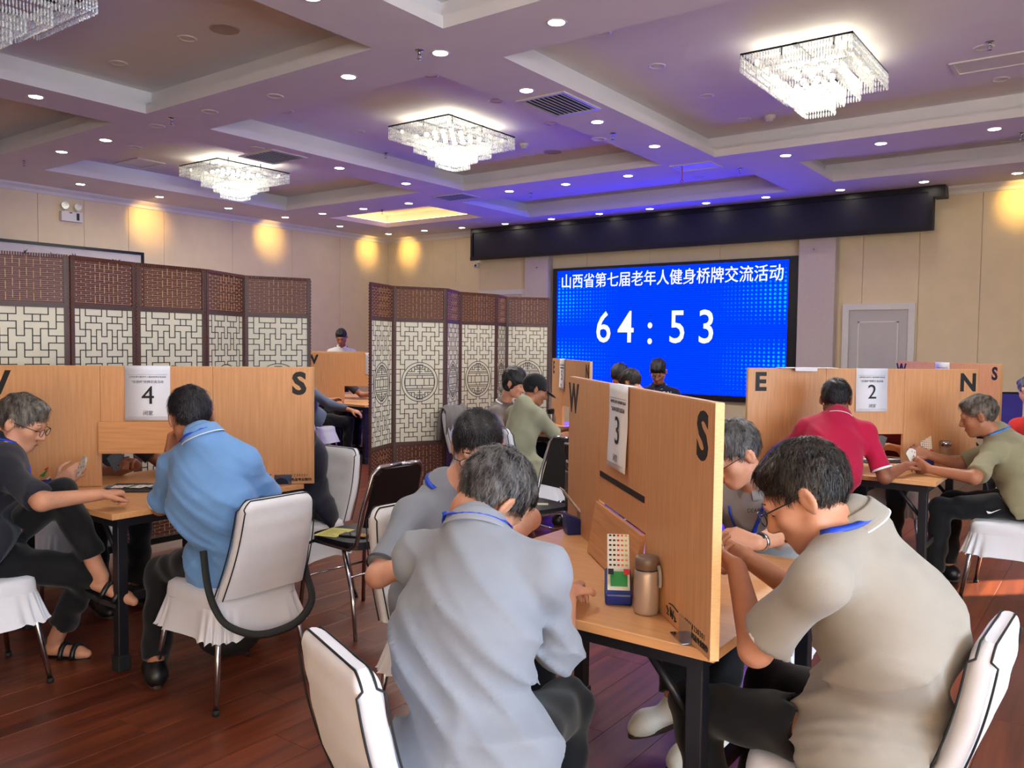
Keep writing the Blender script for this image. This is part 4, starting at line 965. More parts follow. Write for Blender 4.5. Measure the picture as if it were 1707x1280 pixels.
    # ---- trousers and shoes
    if legs:
        tr_ = trou or M_TROU; q = Vol(np.minimum(lo, pel-.3), hi, max(res, .0105))
        q.ell(pel, (.152*thin+fat*.3, .115+fat*.4, .12), Tt, .04, cut=[(pel+spine*.10, spine)])
        for sd in 'lr':
            q.cap(H[sd]-lr*(.012 if sd == 'r' else -.012), K[sd], .082, .066, .04); dirn = nrm(A[sd]-K[sd]); end = A[sd]-dirn*(.10 if barefoot else .02); q.cap(K[sd], end+dirn*.02, .066, .058, .03, cut=[(end, dirn)])
        p2 = rs.random()*6
        q.disp(lambda X, Y, Z: .0045*np.sin(48*Z+3*np.sin(17*X+11*Y+p2))+.003*np.sin(40*X-31*Y+9*Z))
        if shv is not None: q.g = np.maximum(q.g, .009-shv.g)
        V, Fq = q.surf(base); link('trousers', np_mesh('trousers', V, Fq, [tr_]), t)
        if True:
            for sd, sg in (('l', -1), ('r', 1)):
                fd = nrm(np.array(footdir[sd], float)) if footdir else nrm(lf+lr*sg*.15) if not isinstance(barefoot, dict) else nrm(np.array(barefoot[sd], float)); sdv = nrm(np.cross(fd, up0)); upf = np.cross(sdv, fd); a_ = A[sd]-base
                if barefoot:
                    mbs = MB(); n = 20; pl = [(-.065*.0+.035*math.cos(x)*(1 if math.sin(x) < 0 else 1.25), .05+.125*math.sin(x)) for x in np.linspace(0, 2*math.pi, n, endpoint=False)]
                    top = [a_+fd*(y)+sdv*x-upf*.078 for x, y in pl]; bot = [p-upf*.022 for p in top]
                    mbs.add(top+bot, [tuple(range(n)), tuple(range(2*n-1, n-1, -1))]+[(i, n+i, n+(i+1) % n, (i+1) % n) for i in range(n)])
                    for y in (.05, .11): mbs.tube([a_+fd*y+sdv*.042*math.cos(x)-upf*(.078-.062*math.sin(x)) for x in np.linspace(0, math.pi, 9)], .013, 6, flat=1.0)
                    mbs.build('sandal', M_SHOE, t)
                else:
                    k = Vol(A[sd]-.30, A[sd]+.30, .0095); kc = [(A[sd]-upf*.083, -upf)]
                    k.cap(A[sd]-upf*.03-fd*.03, A[sd]-upf*.01, .045, .042, .03, cut=kc); k.cap(A[sd]-upf*.045-fd*.03, A[sd]-upf*.052+fd*.13, .040, .044, .03, cut=kc); k.cap(A[sd]-upf*.05+fd*.12, A[sd]-upf*.06+fd*.165, .043, .030, .03, cut=kc)
                    V, Fq = k.surf(base); so_ = link('shoe', np_mesh('shoe', V, Fq, [shoe or M_SHOE]), t)
                    pl = [(.041*math.cos(x)*(1 if math.sin(x) < 0 else 1.12), .065+.135*math.sin(x)) for x in np.linspace(0, 2*math.pi, 20, endpoint=False)]; top = [a_+fd*y+sdv*x-upf*.070 for x, y in pl]; bot = [p-upf*.016 for p in top]
                    MB().add(top+bot, [tuple(range(20)), tuple(range(39, 19, -1))]+[(i, 20+i, 20+(i+1) % 20, (i+1) % 20) for i in range(20)]).build('sole', M_SOLE, so_)
                    if shoe is not None:
                        lc = MB()
                        for y in (.035, .055, .075, .095): lc.tube([a_+fd*y+sdv*x-upf*(.0085+.28*(y-.02)+abs(x)*.35) for x in (-.026, -.013, 0, .013, .026)], .0028, 5)
                        lc.build('laces', M_RUBBER, so_)
    # ---- hair
    hm = HAIRS[hair]; hv = Vol(head-.17, head+.17, .0055 if strands else .007)
    hi_ = {'woman': .020, 'short': .0075, 'crop': .005}.get(hstyle, .010)
    if cap is None:
        # hair line: a sloping plane from the forehead over the ear to the nape
        fz, bz = (.070, -.085); hl = dict(short=.050, bowl=.040, woman=.035, crop=.060)[hstyle]
        pl_n = nrm(-hu*1.0+hf*( (hl+(.07 if hstyle != 'woman' else .11))/.19)); pl_p = hp(.085, hl, 0)
        hv.ell(hp(-.016, .040, 0), np.array((.097+hi_, .088+hi_*1.5, .077+hi_))*hs, HA, .01, cut=[(pl_p, pl_n)])
        if hstyle == 'woman':
            for sg in (-1, 1): hv.ell(hp(-.03, -.02, sg*.062), np.array((.055, .065, .028))*hs, HA, .03)
            hv.ell(hp(.07, .055, 0), np.array((.03, .025, .06))*hs, HA, .03)
        elif hstyle == 'bowl':
            hv.ell(hp(.055, .078, .0), np.array((.034, .024, .060))*hs, HA, .03); hv.ell(hp(-.02, .095, 0), np.array((.08, .045, .07))*hs, HA, .03)
        else:
            hv.ell(hp(.038, .097, 0), np.array((.05, .018, .055))*hs, HA, .03)
        for sg in (-1, 1): hv.ell(hp(-.016, -.012, sg*.085), np.array((.026, .040, .03))*hs, HA, .01, sub=True)
        if bald: hv.ell(hp(-.01, .142, 0), np.array((.055, .016, .042))*hs, HA, .01, sub=True)
        ph1, ph2 = rs.random()*6, rs.random()*6
        def hn(X, Y, Z):
            f_ = (X-head[0])*hf[0]+(Y-head[1])*hf[1]+(Z-head[2])*hf[2]; r_ = (X-head[0])*hr[0]+(Y-head[1])*hr[1]+(Z-head[2])*hr[2]; u_ = (X-head[0])*hu[0]+(Y-head[1])*hu[1]+(Z-head[2])*hu[2]
            return .0022*np.sin(150*r_+25*f_+2*np.sin(40*u_+ph1))+.0022*np.sin(120*u_+60*f_+3*np.sin(30*r_+ph2))
        hv.disp(hn)
        V, Fq = hv.surf(base)
        if strands and len(V):
            rg = np.random.RandomState(seedv); ctr = hp(-.016, .03, 0)-base
            ids = rg.randint(0, len(V), strands); P0 = V[ids]; N0 = P0-ctr; N0 /= np.linalg.norm(N0, axis=1)[:, None]
            crown = hp(-.06, .12, 0)-base; flow = P0-crown; flow -= N0*(flow*N0).sum(1)[:, None]; flow /= np.linalg.norm(flow, axis=1)[:, None]+1e-6
            flow = flow+rg.randn(strands, 3)*.28; flow -= N0*(flow*N0).sum(1)[:, None]; Ls = (.014+.014*rg.rand(strands))[:, None]; sdv = np.cross(N0, flow); sdv /= np.linalg.norm(sdv, axis=1)[:, None]+1e-6; wd = .0009
            p1 = P0-N0*.002; p2 = P0+N0*.0028+flow*Ls*.5; p3 = P0+N0*(.0035*rg.rand(strands, 1)-Ls*.10)+flow*Ls
            vv = np.stack([p1-sdv*wd, p1+sdv*wd, p2+sdv*wd, p2-sdv*wd, p3+sdv*wd*.3, p3-sdv*wd*.3], 1).reshape(-1, 3); k0 = len(V)+np.arange(strands)[:, None]*6
            Fq = np.concatenate([Fq, k0+np.array([[0, 1, 2, 3]]), k0+np.array([[3, 2, 4, 5]])]); V = np.concatenate([V, vv])
        link('hair', np_mesh('hair', V, Fq, [hm]), t)
    else:
        hv.ell(hp(-.014, .036, 0), np.array((.106, .10, .087))*hs, HA, .01, cut=[(hp(0, .012, 0), -hu)])
        fdn = nrm(hf*.95-hu*.25)
        hv.ell(hp(.125, .012, 0), np.array((.065, .006, .066))*hs, (fdn, np.cross(hr, fdn), hr), .012)
        V, Fq = hv.surf(base); link('cap', np_mesh('cap', V, Fq, [cap]), t)
        h2 = Vol(head-.15, head+.15, .008); h2.ell(hp(-.014, .03, 0), np.array((.101, .088, .081))*hs, HA, .01, cut=[(hp(.085, .05, 0), nrm(-hu+hf*.7))]); V, Fq = h2.surf(base); link('hair', np_mesh('hair', V, Fq, [hm]), t)
    # ---- eyes, brows, lips, spectacles
    if detail:
        Rh = Matrix((hf, hr, hu)).transposed()
        for sg in (-1, 1):
            eo = MB().ell(hp(.0735, .002, sg*.031)-base, (.0115*hs, .0135*hs, .007*hs), 12, 8, 0, Rh).build('eye', M_EYE, t)
            MB().ell(hp(.0815, -.0005, sg*.031)-base, (.0045*hs, .0058*hs, .0058*hs), 10, 6, 0, Rh).build('iris', M_IRIS, eo)
            MB().tube([hp(.090, .026, sg*.016)-base, hp(.092, .031, sg*.030)-base, hp(.082, .028, sg*.048)-base], [.003, .0035, .002], 5).build('eyebrow', hm, t)
        MB().ell(hp(.0945, -.068, 0)-base, (.004*hs, .019*hs, .005*hs), 12, 6, 0, Rh).build('lips', M_LIP, t)
    if glasses:
        g = MB()
        for sg in (-1, 1):
            g.tube([hp(.112-.004*abs(math.cos(a)), .001+.018*math.sin(a), sg*(.033+.0235*math.cos(a)))-base for a in np.linspace(0, 2*math.pi, 20, endpoint=False)], .0016*hs, 5, closed=True)
            g.tube([hp(.106, .008, sg*.056)-base, hp(.096, .010, sg*.075)-base, hp(.02, .010, sg*.082)-base, hp(-.018, .012, sg*.083)-base, hp(-.038, -.008, sg*.080)-base], .0018*hs, 5)
        g.tube([hp(.112, .006, -.010)-base, hp(.115, .009, 0)-base, hp(.112, .006, .010)-base], .0016*hs, 5)
        go = g.build('spectacles', M_GFRAME, t)
        for sg in (-1, 1):
            MB().add([hp(.111, .001+.0175*math.sin(a), sg*(.033+.023*math.cos(a)))-base for a in np.linspace(0, 2*math.pi, 16, endpoint=False)], [tuple(range(16))]).build('lens', M_LENS, go)
    return dict(t=t, W=Wd, E=E, S=S, A=A, K=K, base=base, hp=hp, vol=shv)
PI = math.pi
W_TRIM = mat('white_trim', (226, 226, 226), .7, var=.03); D_TRIM = mat('dark_trim', (60, 62, 68), .7, var=.05); N_TRIM = mat('navy_trim', (30, 32, 44), .7, var=.05)
PP = {}
PP['grey'] = person('man in a long-sleeved grey shirt seen from behind, thinning grey crown, near table', (-1.19, 1.47, .57), at(792, 884, 2.03), at(816, 832, 2.14), (.02, .62, -.78), headroll=-.30, yaw=1.75, lyaw=1.92,
    wl=(-1.42, 1.93, .78), wr=at(946, 985, 2.36), er=at(925, 1130, 2.02), nr=(.2, .2, -1), nl=(0, 0, -1), shirt=cloth_mat('light_grey', (136, 141, 152)), sleeve=1.22, fat=.022, hair='grey', bald=True, strands=5200, res=.0071, lanyard=M_BLUE, seedv=3, fold=1.7, hem=.13, shw=.172, dr=(-.35, .75, -.1), hs=1.02)
PP['poloL'] = person('man in a grey polo with black hair and spectacles, leaning over the near table', (-2.10, 2.40, .56), at(742, 810, 3.12), at(796, 748, 3.02), (.56, -.74, -.34), yaw=-.2,
    wl=at(850, 902, 2.78), el=at(925, 880, 2.9), wr=at(735, 925, 2.72), er=at(660, 960, 2.75), nl=(0, 0, -1), nr=(0, 0, -1), shirt=cloth_mat('mid_grey', (128, 134, 146)), sleeve=.86, trim=D_TRIM, hair='black', strands=5200, hstyle='short', res=.0071, lanyard=M_BLUE, glasses=True, seedv=5, fat=.02, skin='pale', hs=1.04)
PP['beige'] = person('heavy man in a beige polo with spectacles bent over cards at the lower right', (-.48, 2.13, .57), at(1428, 872, 2.0), at(1346, 828, 2.02), (-.84, -.10, -.53), yaw=3.05,
    sh=(at(1362, 966, 1.83), at(1425, 905, 2.16)), wl=at(1228, 946, 2.20), el=at(1242, 1085, 2.05), wr=at(1245, 930, 2.33), er=at(1300, 1010, 2.4), nl=(-.4, .6, .3), nr=(-.4, -.6, .3), shirt=cloth_mat('beige', (152, 145, 136)), sleeve=.74, trim=W_TRIM, fat=.05, hair='soft', hstyle='crop', strands=5600, res=.0071, lanyard=M_BLUE, glasses=True, seedv=8, fold=1.8, hem=.16, skin='mid', hs=1.05, bulge=.065, dl=(-.8, .55, .15), dr=(-.9, .1, .1), lyaw=2.8, al=(-.84, 2.12, .09), ar=(-.86, 2.44, .09))
PP['lan'] = person('man in grey with a blue lanyard and spectacles, half hidden by the nearest board', (-1.20, 3.42, .56), at(1262, 806, 3.36), at(1226, 758, 3.24), (-.55, -.66, -.50), yaw=-1.75,
    wl=at(1262, 905, 2.80), el=at(1345, 940, 2.95), wr=(-1.38, 2.86, .80), nl=(-.5, .2, -.6), shirt=cloth_mat('warm_grey', (140, 137, 138)), sleeve=1.12, hair='grey', strands=3500, res=.0072, lanyard=M_BLUE, glasses=True, seedv=11, skin='mid', dl=(-.85, -.3, .25), trou=M_TROU, shoe=M_SHOEW, ar=at(1122, 1166, 3.10), al=at(1182, 1222, 2.96), footdir=dict(r=-CR*.95+V3(0, 0, -.22)-CF*.25, l=-CR*.8-CF*.5-V3(0, 0, .05)))
PP['blue'] = person('man in a sky blue polo seen from behind, hand on his cheek', (-3.08, 2.15, .57), at(336, 728, 3.46), at(318, 697, 3.53), (-.86, .34, -.40), yaw=2.55, sh=(at(287, 776, 3.56), at(410, 768, 3.49)),
    wl=at(284, 752, 3.78), el=at(266, 832, 3.84), wr=(-3.28, 2.36, .74), er=(-2.80, 2.50, .6), nl=(.5, .2, .3), nr=(0, 0, -1), dl=(.15, .2, .95), shirt=cloth_mat('sky_blue', (106, 150, 204)), sleeve=.88, trim=W_TRIM, hair='black', strands=3800, res=.0075, lanyard=M_BLUE, seedv=13, fold=1.5, fat=.03, skin='tan', curl=(.9, .5), headroll=.08, hs=1.0, al=(-3.35, 1.95, .09), ar=(-3.45, 2.4, .09))
PP['navy'] = person('grey-haired man in a navy shirt with spectacles at the left edge, holding cards', (-3.98, 1.52, .56), at(8, 744, 3.78), at(36, 706, 3.80), (.66, .64, -.38), yaw=1.15,
    wr=at(168, 824, 3.70), er=at(105, 870, 3.42), wl=at(95, 806, 3.98), el=at(40, 880, 4.05), nr=(0, 0, -1), nl=(-.5, .7, .1), dl=(.45, .5, .45), shirt=cloth_mat('navy', (30, 30, 42), .08), sleeve=.90, hair='silver', strands=3600, res=.0075, lanyard=M_BLUE, glasses=True, seedv=17, fat=.03, collar=False, skin='mid', curl=(.6, 1.0), barefoot=dict(l=(.75, .55, -.35), r=(.85, .5, 0)), al=at(168, 960, 3.78), ar=at(92, 1066, 3.93), kpl=(.5, .3, .9), kpr=(.6, .5, .6))
PP['hand'] = person('man in dark clothes behind the board with sheet 4, his card hand in the gap', (-4.95, 2.42, .56), (-4.80, 2.44, 1.02), (-4.68, 2.44, 1.17), (.85, .0, -.5), yaw=0,
    wr=at(228, 775, 4.66), er=at(240, 850, 4.8), wl=(-4.45, 2.70, .80), shirt=cloth_mat('charcoal', (44, 44, 52)), res=.0125, hair='black', detail=False, seedv=19, dr=(.35, -.55, .35), nr=(.3, -.5, -.5), curl=(.5, .9), skin='dark')
PP['edge'] = person('person in navy clothes behind the end of the board with the large S', (-3.84, 3.15, .56), (-3.84, 3.03, 1.06), (-3.90, 2.93, 1.20), (-.3, -.8, -.5), yaw=-1.6,
    wl=(-3.85, 2.72, .79), wr=(-4.15, 2.72, .79), shirt=cloth_mat('deep_navy', (26, 28, 46)), sleeve=1.8, res=.0125, hair='black', detail=False, seedv=23, fat=.03, hem=.2)
PP['white'] = person('man in a white shirt standing behind the farthest board at the left', at(568, 640, 13.2)*V3(1, 1, 0)+V3(0, 0, .93), at(570, 579, 13.1), at(569, 562, 12.95), (.5, -.70, -.5), yaw=-.75,
    al=at(562, 740, 13.2)*V3(1, 1, 0)+V3(0, 0, .09), ar=at(574, 740, 13.2)*V3(1, 1, 0)+V3(0, 0, .09), kpl=(.6, -.6, 0), kpr=(.6, -.6, 0), shirt=cloth_mat('white', (206, 206, 208)), res=.013, hair='black', skin='tan', lanyard=mat('dark_lanyard', (30, 30, 40), .6, var=.1), seedv=29)
PP['sleeve'] = person('person in blue-grey sleeves at the table between the woven screens', (-7.98, 6.74, .57), at(502, 646, 10.0), at(498, 626, 10.1), (.1, .85, -.5), yaw=1.5,
    wr=at(586, 684, 9.85), er=at(556, 712, 9.6), wl=(-8.0, 7.05, .78), shirt=cloth_mat('blue_grey', (92, 104, 128)), sleeve=1.75, res=.013, hair='black', detail=False, seedv=31, collar=False)
PP['far'] = person('person in grey behind the distant board between the screens, forearm in the gap', (-8.85, 7.75, .57), (-8.70, 7.72, 1.04), (-8.58, 7.70, 1.19), (.85, 0, -.5), yaw=0,
    wr=at(574, 669, 11.0), wl=(-8.3, 8.0, .79), shirt=cloth_mat('dim_grey', (70, 72, 76)), res=.0135, hair='black', detail=False, seedv=37)
PP['woman'] = person('woman with short black hair in a grey-brown top, beside the capped man', (-4.80, 6.30, .57), at(840, 672, 7.85), at(857, 639, 7.75), (.86, .28, -.36), yaw=.1,
    wr=(-4.40, 6.15, .79), wl=(-4.40, 6.5, .79), shirt=cloth_mat('taupe', (112, 104, 102)), res=.0095, hair='black', hstyle='woman', lanyard=W_TRIM, seedv=41, skin='pale', hs=1.02)
PP['cap'] = person('man in a sage green shirt and black cap at the far middle table', at(880, 790, 6.55), at(872, 674, 6.60), at(892, 650, 6.72), (.60, .72, -.34), yaw=1.25,
    wr=at(946, 724, 6.85), er=at(940, 745, 6.6), wl=(-3.80, 5.85, .79), nr=(0, 0, -1), shirt=cloth_mat('sage', (152, 152, 128)), sleeve=.82, res=.0095, hair='black', cap=cloth_mat('cap_black', (16, 16, 24), .1), seedv=43, skin='tan', collar=False)
PP['young'] = person('young man in a navy polo and spectacles before the blue screen', (-4.02, 8.16, .57), at(1098, 643, 8.95), at(1097, 620, 8.85), (.25, -.80, -.52), yaw=-1.2,
    shirt=cloth_mat('polo_navy', (26, 30, 52)), trim=W_TRIM, res=.0095, hair='black', hstyle='bowl', glasses=True, lanyard=mat('sky_lanyard', (70, 120, 210), .5, var=.05), seedv=47, skin='tan')
PP['north'] = person('black-haired person half hidden by a head, before the blue screen', (-4.10, 7.34, .57), (-4.08, 7.22, 1.03), at(1034, 630, 8.12), (.1, -.8, -.55), yaw=-1.57, shirt=cloth_mat('slate', (70, 76, 88)), res=.013, hair='black', hstyle='bowl', seedv=53, detail=False)
PP['east'] = person('balding man whose dark head shows over the nearest board', (-3.10, 6.42, .57), (-3.28, 6.45, 1.02), at(1052, 640, 7.3), (-.8, .1, -.58), yaw=3.14, shirt=cloth_mat('umber', (84, 76, 72)), res=.0125, hair='soft', bald=True, seedv=59, detail=False, strands=1500)
PP['red'] = person('man in a crimson polo seen from behind at the table with sheet 2', (-1.40, 4.95, .57), at(1397, 694, 4.98), at(1394, 668, 5.08), (-.12, .88, -.40), yaw=1.95,
    wr=(-1.05, 5.42, .79), er=at(1492, 800, 4.9), wl=(-1.75, 5.40, .79), nr=(0, 0, -1), shirt=cloth_mat('crimson', (178, 16, 62), .06), sleeve=.84, trim=W_TRIM, res=.0085, hair='black', strands=2200, seedv=61, fold=1.4, skin='dark', trou=M_TNAVY, fat=.02)
PP['olive'] = person('grey-haired man in an olive T-shirt and black trousers at the right edge', (-.46, 5.86, .58), at(1664, 722, 5.12), at(1632, 694, 5.12), (-.95, -.06, -.28), yaw=3.1,
    wl=at(1548, 782, 5.02), el=at(1600, 812, 4.82), wr=at(1548, 758, 5.3), er=at(1610, 800, 5.5), nl=(-.3, .7, .2), nr=(-.3, -.6, .2), dl=(-.9, .3, .35), dr=(-.9, -.25, .3), shirt=cloth_mat('olive', (142, 136, 108)), sleeve=.86, collar=False, res=.0078, hair='silver', strands=2600, lanyard=mat('light_lanyard', (60, 130, 220), .5, var=.05), seedv=67, skin='tan', fat=.03, al=(-.92, 5.72, .09), ar=(-.88, 5.98, .09), hstyle='crop', curl=(.8, .8))
PP['behind'] = person('person in dark red behind the board with sheet 2, hand and cards in the gap', (-1.38, 6.70, .57), (-1.36, 6.56, 1.02), (-1.36, 6.46, 1.17), (0, -.85, -.5), yaw=-1.6,
    wl=at(1500, 748, 5.82), el=at(1540, 780, 6.1), wr=(-1.75, 6.2, .79), shirt=cloth_mat('dark_red', (96, 22, 40)), res=.0125, hair='black', detail=False, seedv=71, nl=(-.4, -.4, -.5), dl=(-.9, .1, .1), shoe=M_SHOEW)
PP['rim'] = person('person in red and black cut off by the right edge', at(1738, 800, 7.0), at(1728, 694, 7.0), at(1718, 652, 6.98), (-.6, .6, -.4), yaw=2.3, shirt=cloth_mat('red', (190, 44, 40)), res=.013, hair='grey', seedv=73, detail=False)
# ------------------------------------------------------------------ small things
def on(px, py, z=TZ):
    d = CF + CR*((px-853.5)/F_PX) - CU*((py-640)/F_PX); p = np.array([0, 0, CAM_H])+d*((z-CAM_H)/d[2]); return (p[0], p[1], z)
def smooth(P, n=5):
    P = [np.array(p, float) for p in P]; out = []
    for i in range(len(P)-1):
        p0, p1, p2, p3 = P[max(i-1, 0)], P[i], P[i+1], P[min(i+2, len(P)-1)]
        for k in range(n):
            t = k/n; out.append(.5*((2*p1)+(-p0+p2)*t+(2*p0-5*p1+4*p2-p3)*t*t+(-p0+3*p1-3*p2+p3)*t**3))
    return out+[P[-1]]
M_BOXB = mat('bidding_box_blue', (20, 40, 120), .4, var=.08); M_CARD = mat('card_white', (230, 226, 214), .5, var=.02)
CPR = [mat('card_'+n, c, .6, var=.05) for n, c in (('black', (20, 20, 26)), ('red', (200, 40, 40)), ('orange', (226, 120, 40)), ('green', (36, 130, 60)), ('yellow', (216, 176, 60)))]
def bidding_box(loc, rz, label):
    t = thing('bidding_box', label, 'bidding box', loc, rz, 'blue bidding boxes')
    # wedge body, front face leaning back
    v = [(-.04, -.055, 0), (.04, -.055, 0), (.04, .05, 0), (-.04, .05, 0), (-.04, -.062, .035), (.04, -.062, .035), (.04, .055, .085), (-.04, .055, .085)]
    MB().add(v, [(0, 3, 2, 1), (4, 5, 6, 7), (0, 1, 5, 4), (1, 2, 6, 5), (2, 3, 7, 6), (3, 0, 4, 7)]).build('case', M_BOXB, t, bevel=.006)
    n = 7; inc = Matrix.Rotation(-.62, 3, 'X')
    for k in range(n):
        me = MB().box((0, 0, 0), (.066, .0016, .085), mx=inc).mesh('bid_card', M_CARD)
        y, z = -.020+k*.0105, .075+k*.0125
        c = link('bid_card', me, t, (0, y, z))
        for j in range(5):
            d = inc @ Vector((-.024+j*.012, -.0013, .0375)); w_ = MB().box(d, (.0075, .0008, .0062), mx=inc); 
            MBv = MB(); vv = [inc @ Vector(q) for q in ((-.0037, 0, -.003), (.0037, 0, -.003), (.0037, 0, .003), (-.0037, 0, .003))]
            MBv.add([(q[0]+d[0], q[1]+d[1], q[2]+d[2]) for q in vv], [(0, 1, 2, 3)]).build('pip', CPR[(0, 0, 1, 2, 4)[j]], c)
    p = inc @ Vector((0, -.006, -.012)); 
    MB().box((0, -.048, .078), (.05, .002, .045), mx=inc).build('pass_card', CPR[3], t)
    MB().box((.022, -.043, .098), (.017, .002, .017), mx=inc).build('double_card', CPR[1], t); MB().box((-.024, -.043, .098), (.016, .002, .017), mx=inc).build('redouble_card', CPR[0], t)
    return t
bidding_box(on(1030, 1000), .55, 'blue bidding box full of cards beside the champagne flask')
bidding_box(on(962, 888), 2.4, 'dark blue bidding box seen from behind, at the far edge of the near table')
bidding_box(on(86, 810), .2, 'bidding box with rows of cards beside the navy-shirted man')
bidding_box((-1.04, 6.06, TZ), .3, 'bidding box standing before the olive T-shirt man')
bidding_box(on(908, 722), .9, 'bidding box in front of the man in the black cap')
M_CHAMP = mat('champagne_metal', (178, 160, 148), .34, .35, var=.05, vscale=3); M_BROWN = mat('flask_lid', (112, 92, 80), .35, var=.05, spec=.6); M_SATIN = mat('satin_steel', (150, 146, 146), .28, .9, var=.06)
def flask(loc, r, h, label, mb_, ml, strap=True, name='flask'):
    t = thing(name, label, 'flask', loc, 0)
    MB().lathe([(.0001, 0), (r*.93, 0), (r, .008), (r, h*.70), (r*.97, h*.74), (r*.9, h*.76)], n=28).build('body', mb_, t)
    MB().lathe([(r*.9, h*.755), (r*.9, h*.785)], n=28).build('neck_band', M_BLACK, t)
    MB().lathe([(r*.9, h*.785), (r*.96, h*.79), (r*.96, h*.95), (r*.90, h*.985), (r*.7, h), (.0001, h)], n=28).build('lid', ml, t)
    if strap: MB().tube([(r*.95, .0, h*.86), (r*1.12, .0, h*.80), (r*1.2, 0, h*.66), (r*1.22, 0, h*.52), (r*1.14, 0, h*.50)], .006, 6).build('strap', mat('strap_grey', (150, 140, 138), .5, var=.05), t)
    return t
flask(on(1077, 1021), .036, .165, 'champagne metal flask with a brown lid and strap on the near table', M_CHAMP, M_BROWN)
flask(at(955, 838, 5.3)*V3(1, 1, 0)+V3(0, 0, .477), .052, .30, 'tall polished steel flask on a chrome chair behind the near board', M_SATIN, M_CHROME, False)
flask(on(918, 716), .033, .19, 'steel flask with black lid beside the capped man', M_SATIN, M_BLACK, False)
gb = thing('tea_bottle', 'glass tea bottle with a black lid and base on the far middle table', 'bottle', on(957, 730))
MB().lathe([(.034, .02), (.036, .04), (.036, .17), (.030, .19)], n=20).build('glass', mat('tea_glass', (120, 110, 118), .08, alpha=.55, var=.05), gb); MB().lathe([(.0001, 0), (.036, 0), (.036, .035), (.0001, .035)], n=20).build('base', M_BLACK, gb); MB().lathe([(.033, .185), (.035, .19), (.035, .235), (.0001, .237)], n=20).build('lid', M_BLACK, gb)
gc = thing('glass_cup', 'clear glass cup with a steel lid before the board lettered N', 'cup', (-.95, 6.19, TZ))
MB().lathe([(.0001, .003), (.030, .003), (.034, .02), (.036, .12), (.034, .125)], n=20).build('glass', mat('cup_glass', (214, 200, 186), .04, alpha=.25, var=.02), gc); MB().lathe([(.036, .118), (.04, .12), (.04, .145), (.03, .155), (.0001, .156)], n=20).build('lid', M_CHROME, gc)
# playing cards
M_CBACK = mat('card_back', (96, 110, 120), .5, var=.25, vscale=120)
CARD = MB().b2((-.029, -.044, 0), (.029, .044, .0007)).mesh('playing_card', M_CARD)
CARDB = MB().b2((-.029, -.044, 0), (.029, .044, .0007)).mesh('playing_card', M_CBACK)
PIPM = {i: MB().add([(.0055, 0, .0011), (0, .007, .0011), (-.0055, 0, .0011), (0, -.007, .0011)], [(0, 1, 2, 3)]).mesh('pip', CPR[i]) for i in (0, 1)}
def card(loc, rot, label, group, back=False, ci=0):
    o = link('playing_card', CARDB if back else CARD, None, loc, rot); tag(o, label, 'playing card', group)
    if not back:
        for (x, y) in ((-.014, .026), (.014, .026), (0, 0), (-.014, -.026), (.014, -.026)): link('pip', PIPM[ci], o, (x, y, 0))
    return o
def fan(center, xdir, ydir, n, label, group, spread=.16, back=False):
    x, y = nrm(np.array(xdir, float)), np.array(ydir, float); y = nrm(y-x*(y@x)); z = np.cross(x, y)
    for k in range(n):
        a = (k-(n-1)/2)*spread; R = Matrix((x, y, z)).transposed() @ Matrix.Rotation(-a, 3, 'Z')
        c = np.array(center)+z*.0011*k+np.array(R @ Vector((0, .03, 0)))
        o = card(tuple(c), R.to_euler(), label, group, back, k % 2)
h = PP['navy']['W']['l']; fan(h+V3(.075, .07, .06), (.75, -.25, -.35), (.35, .25, .8), 6, 'playing card fanned in the hand of the navy-shirted man', 'cards held by the man in navy')
fan(at(197, 778, 4.60), CR+V3(0, 0, .25), V3(0, 0, .8)-CR*.55, 5, 'playing card fanned in the hand behind the board with sheet 4', 'cards in the gap of board 4', back=True)
h = PP['olive']['W']['l']; fan(h+V3(-.10, .06, .035), (.25, .9, .1), (-.25, .0, .95), 6, 'playing card held upright by the man in olive', 'cards held by the man in olive')
fan(at(1466, 744, 5.72), CR, V3(0, 0, .9)-CR*.1, 5, 'playing card held in the gap of the board with sheet 2', 'cards in the gap of board 2', back=True)
h = PP['beige']['W']['l']; fan(h+V3(-.08, .07, .03), (-.2, .9, .1), (-.3, -.1, .9), 6, 'playing card held behind the near board by the beige polo man', 'cards held by the man in beige')
M_TRAY = mat('bidding_tray', (24, 26, 30), .5, var=.1)
tr4 = on(232, 815); tray = MB().b2((-.17, -.12, 0), (.17, .12, .006)).mesh('card_tray', M_TRAY)
tag(link('card_tray', tray, None, (tr4[0], tr4[1]+.02, TZ+.001), (0, 0, .75)), 'black card tray with played cards in the gap of the wide board', 'tray')
rc = random.Random(4)
for k in range(9):
    card((tr4[0]-.13+.030*k+rc.random()*.02, tr4[1]-.08+.022*k+rc.random()*.03, TZ+.008+.0008*k), (0, 0, rc.random()*2), 'playing card lying on the tray beside the man in blue', 'cards on the tray of board 4', k % 3 == 0, k % 2)
tr2 = on(1466, 768); tag(link('card_tray', tray, None, (tr2[0], tr2[1], TZ+.001), (0, 0, .8)), 'black card tray under the board with sheet 2', 'tray')
for k in range(7): card((tr2[0]-.10+.034*k, tr2[1]-.06+.02*k+rc.random()*.03, TZ+.008+.0008*k), (0, 0, rc.random()*2), 'playing card lying on the tray beside the man in red', 'cards on the tray of board 2', k % 3 == 0, k % 2)
for k in range(4):
    q = on(1500+k*7, 776-k*.5); card((q[0], q[1], TZ+.001+.0008*k), (0, 0, .3+.1*k), 'playing card laid out in front of the olive T-shirt man', 'cards laid before the man in olive', False, k % 2)
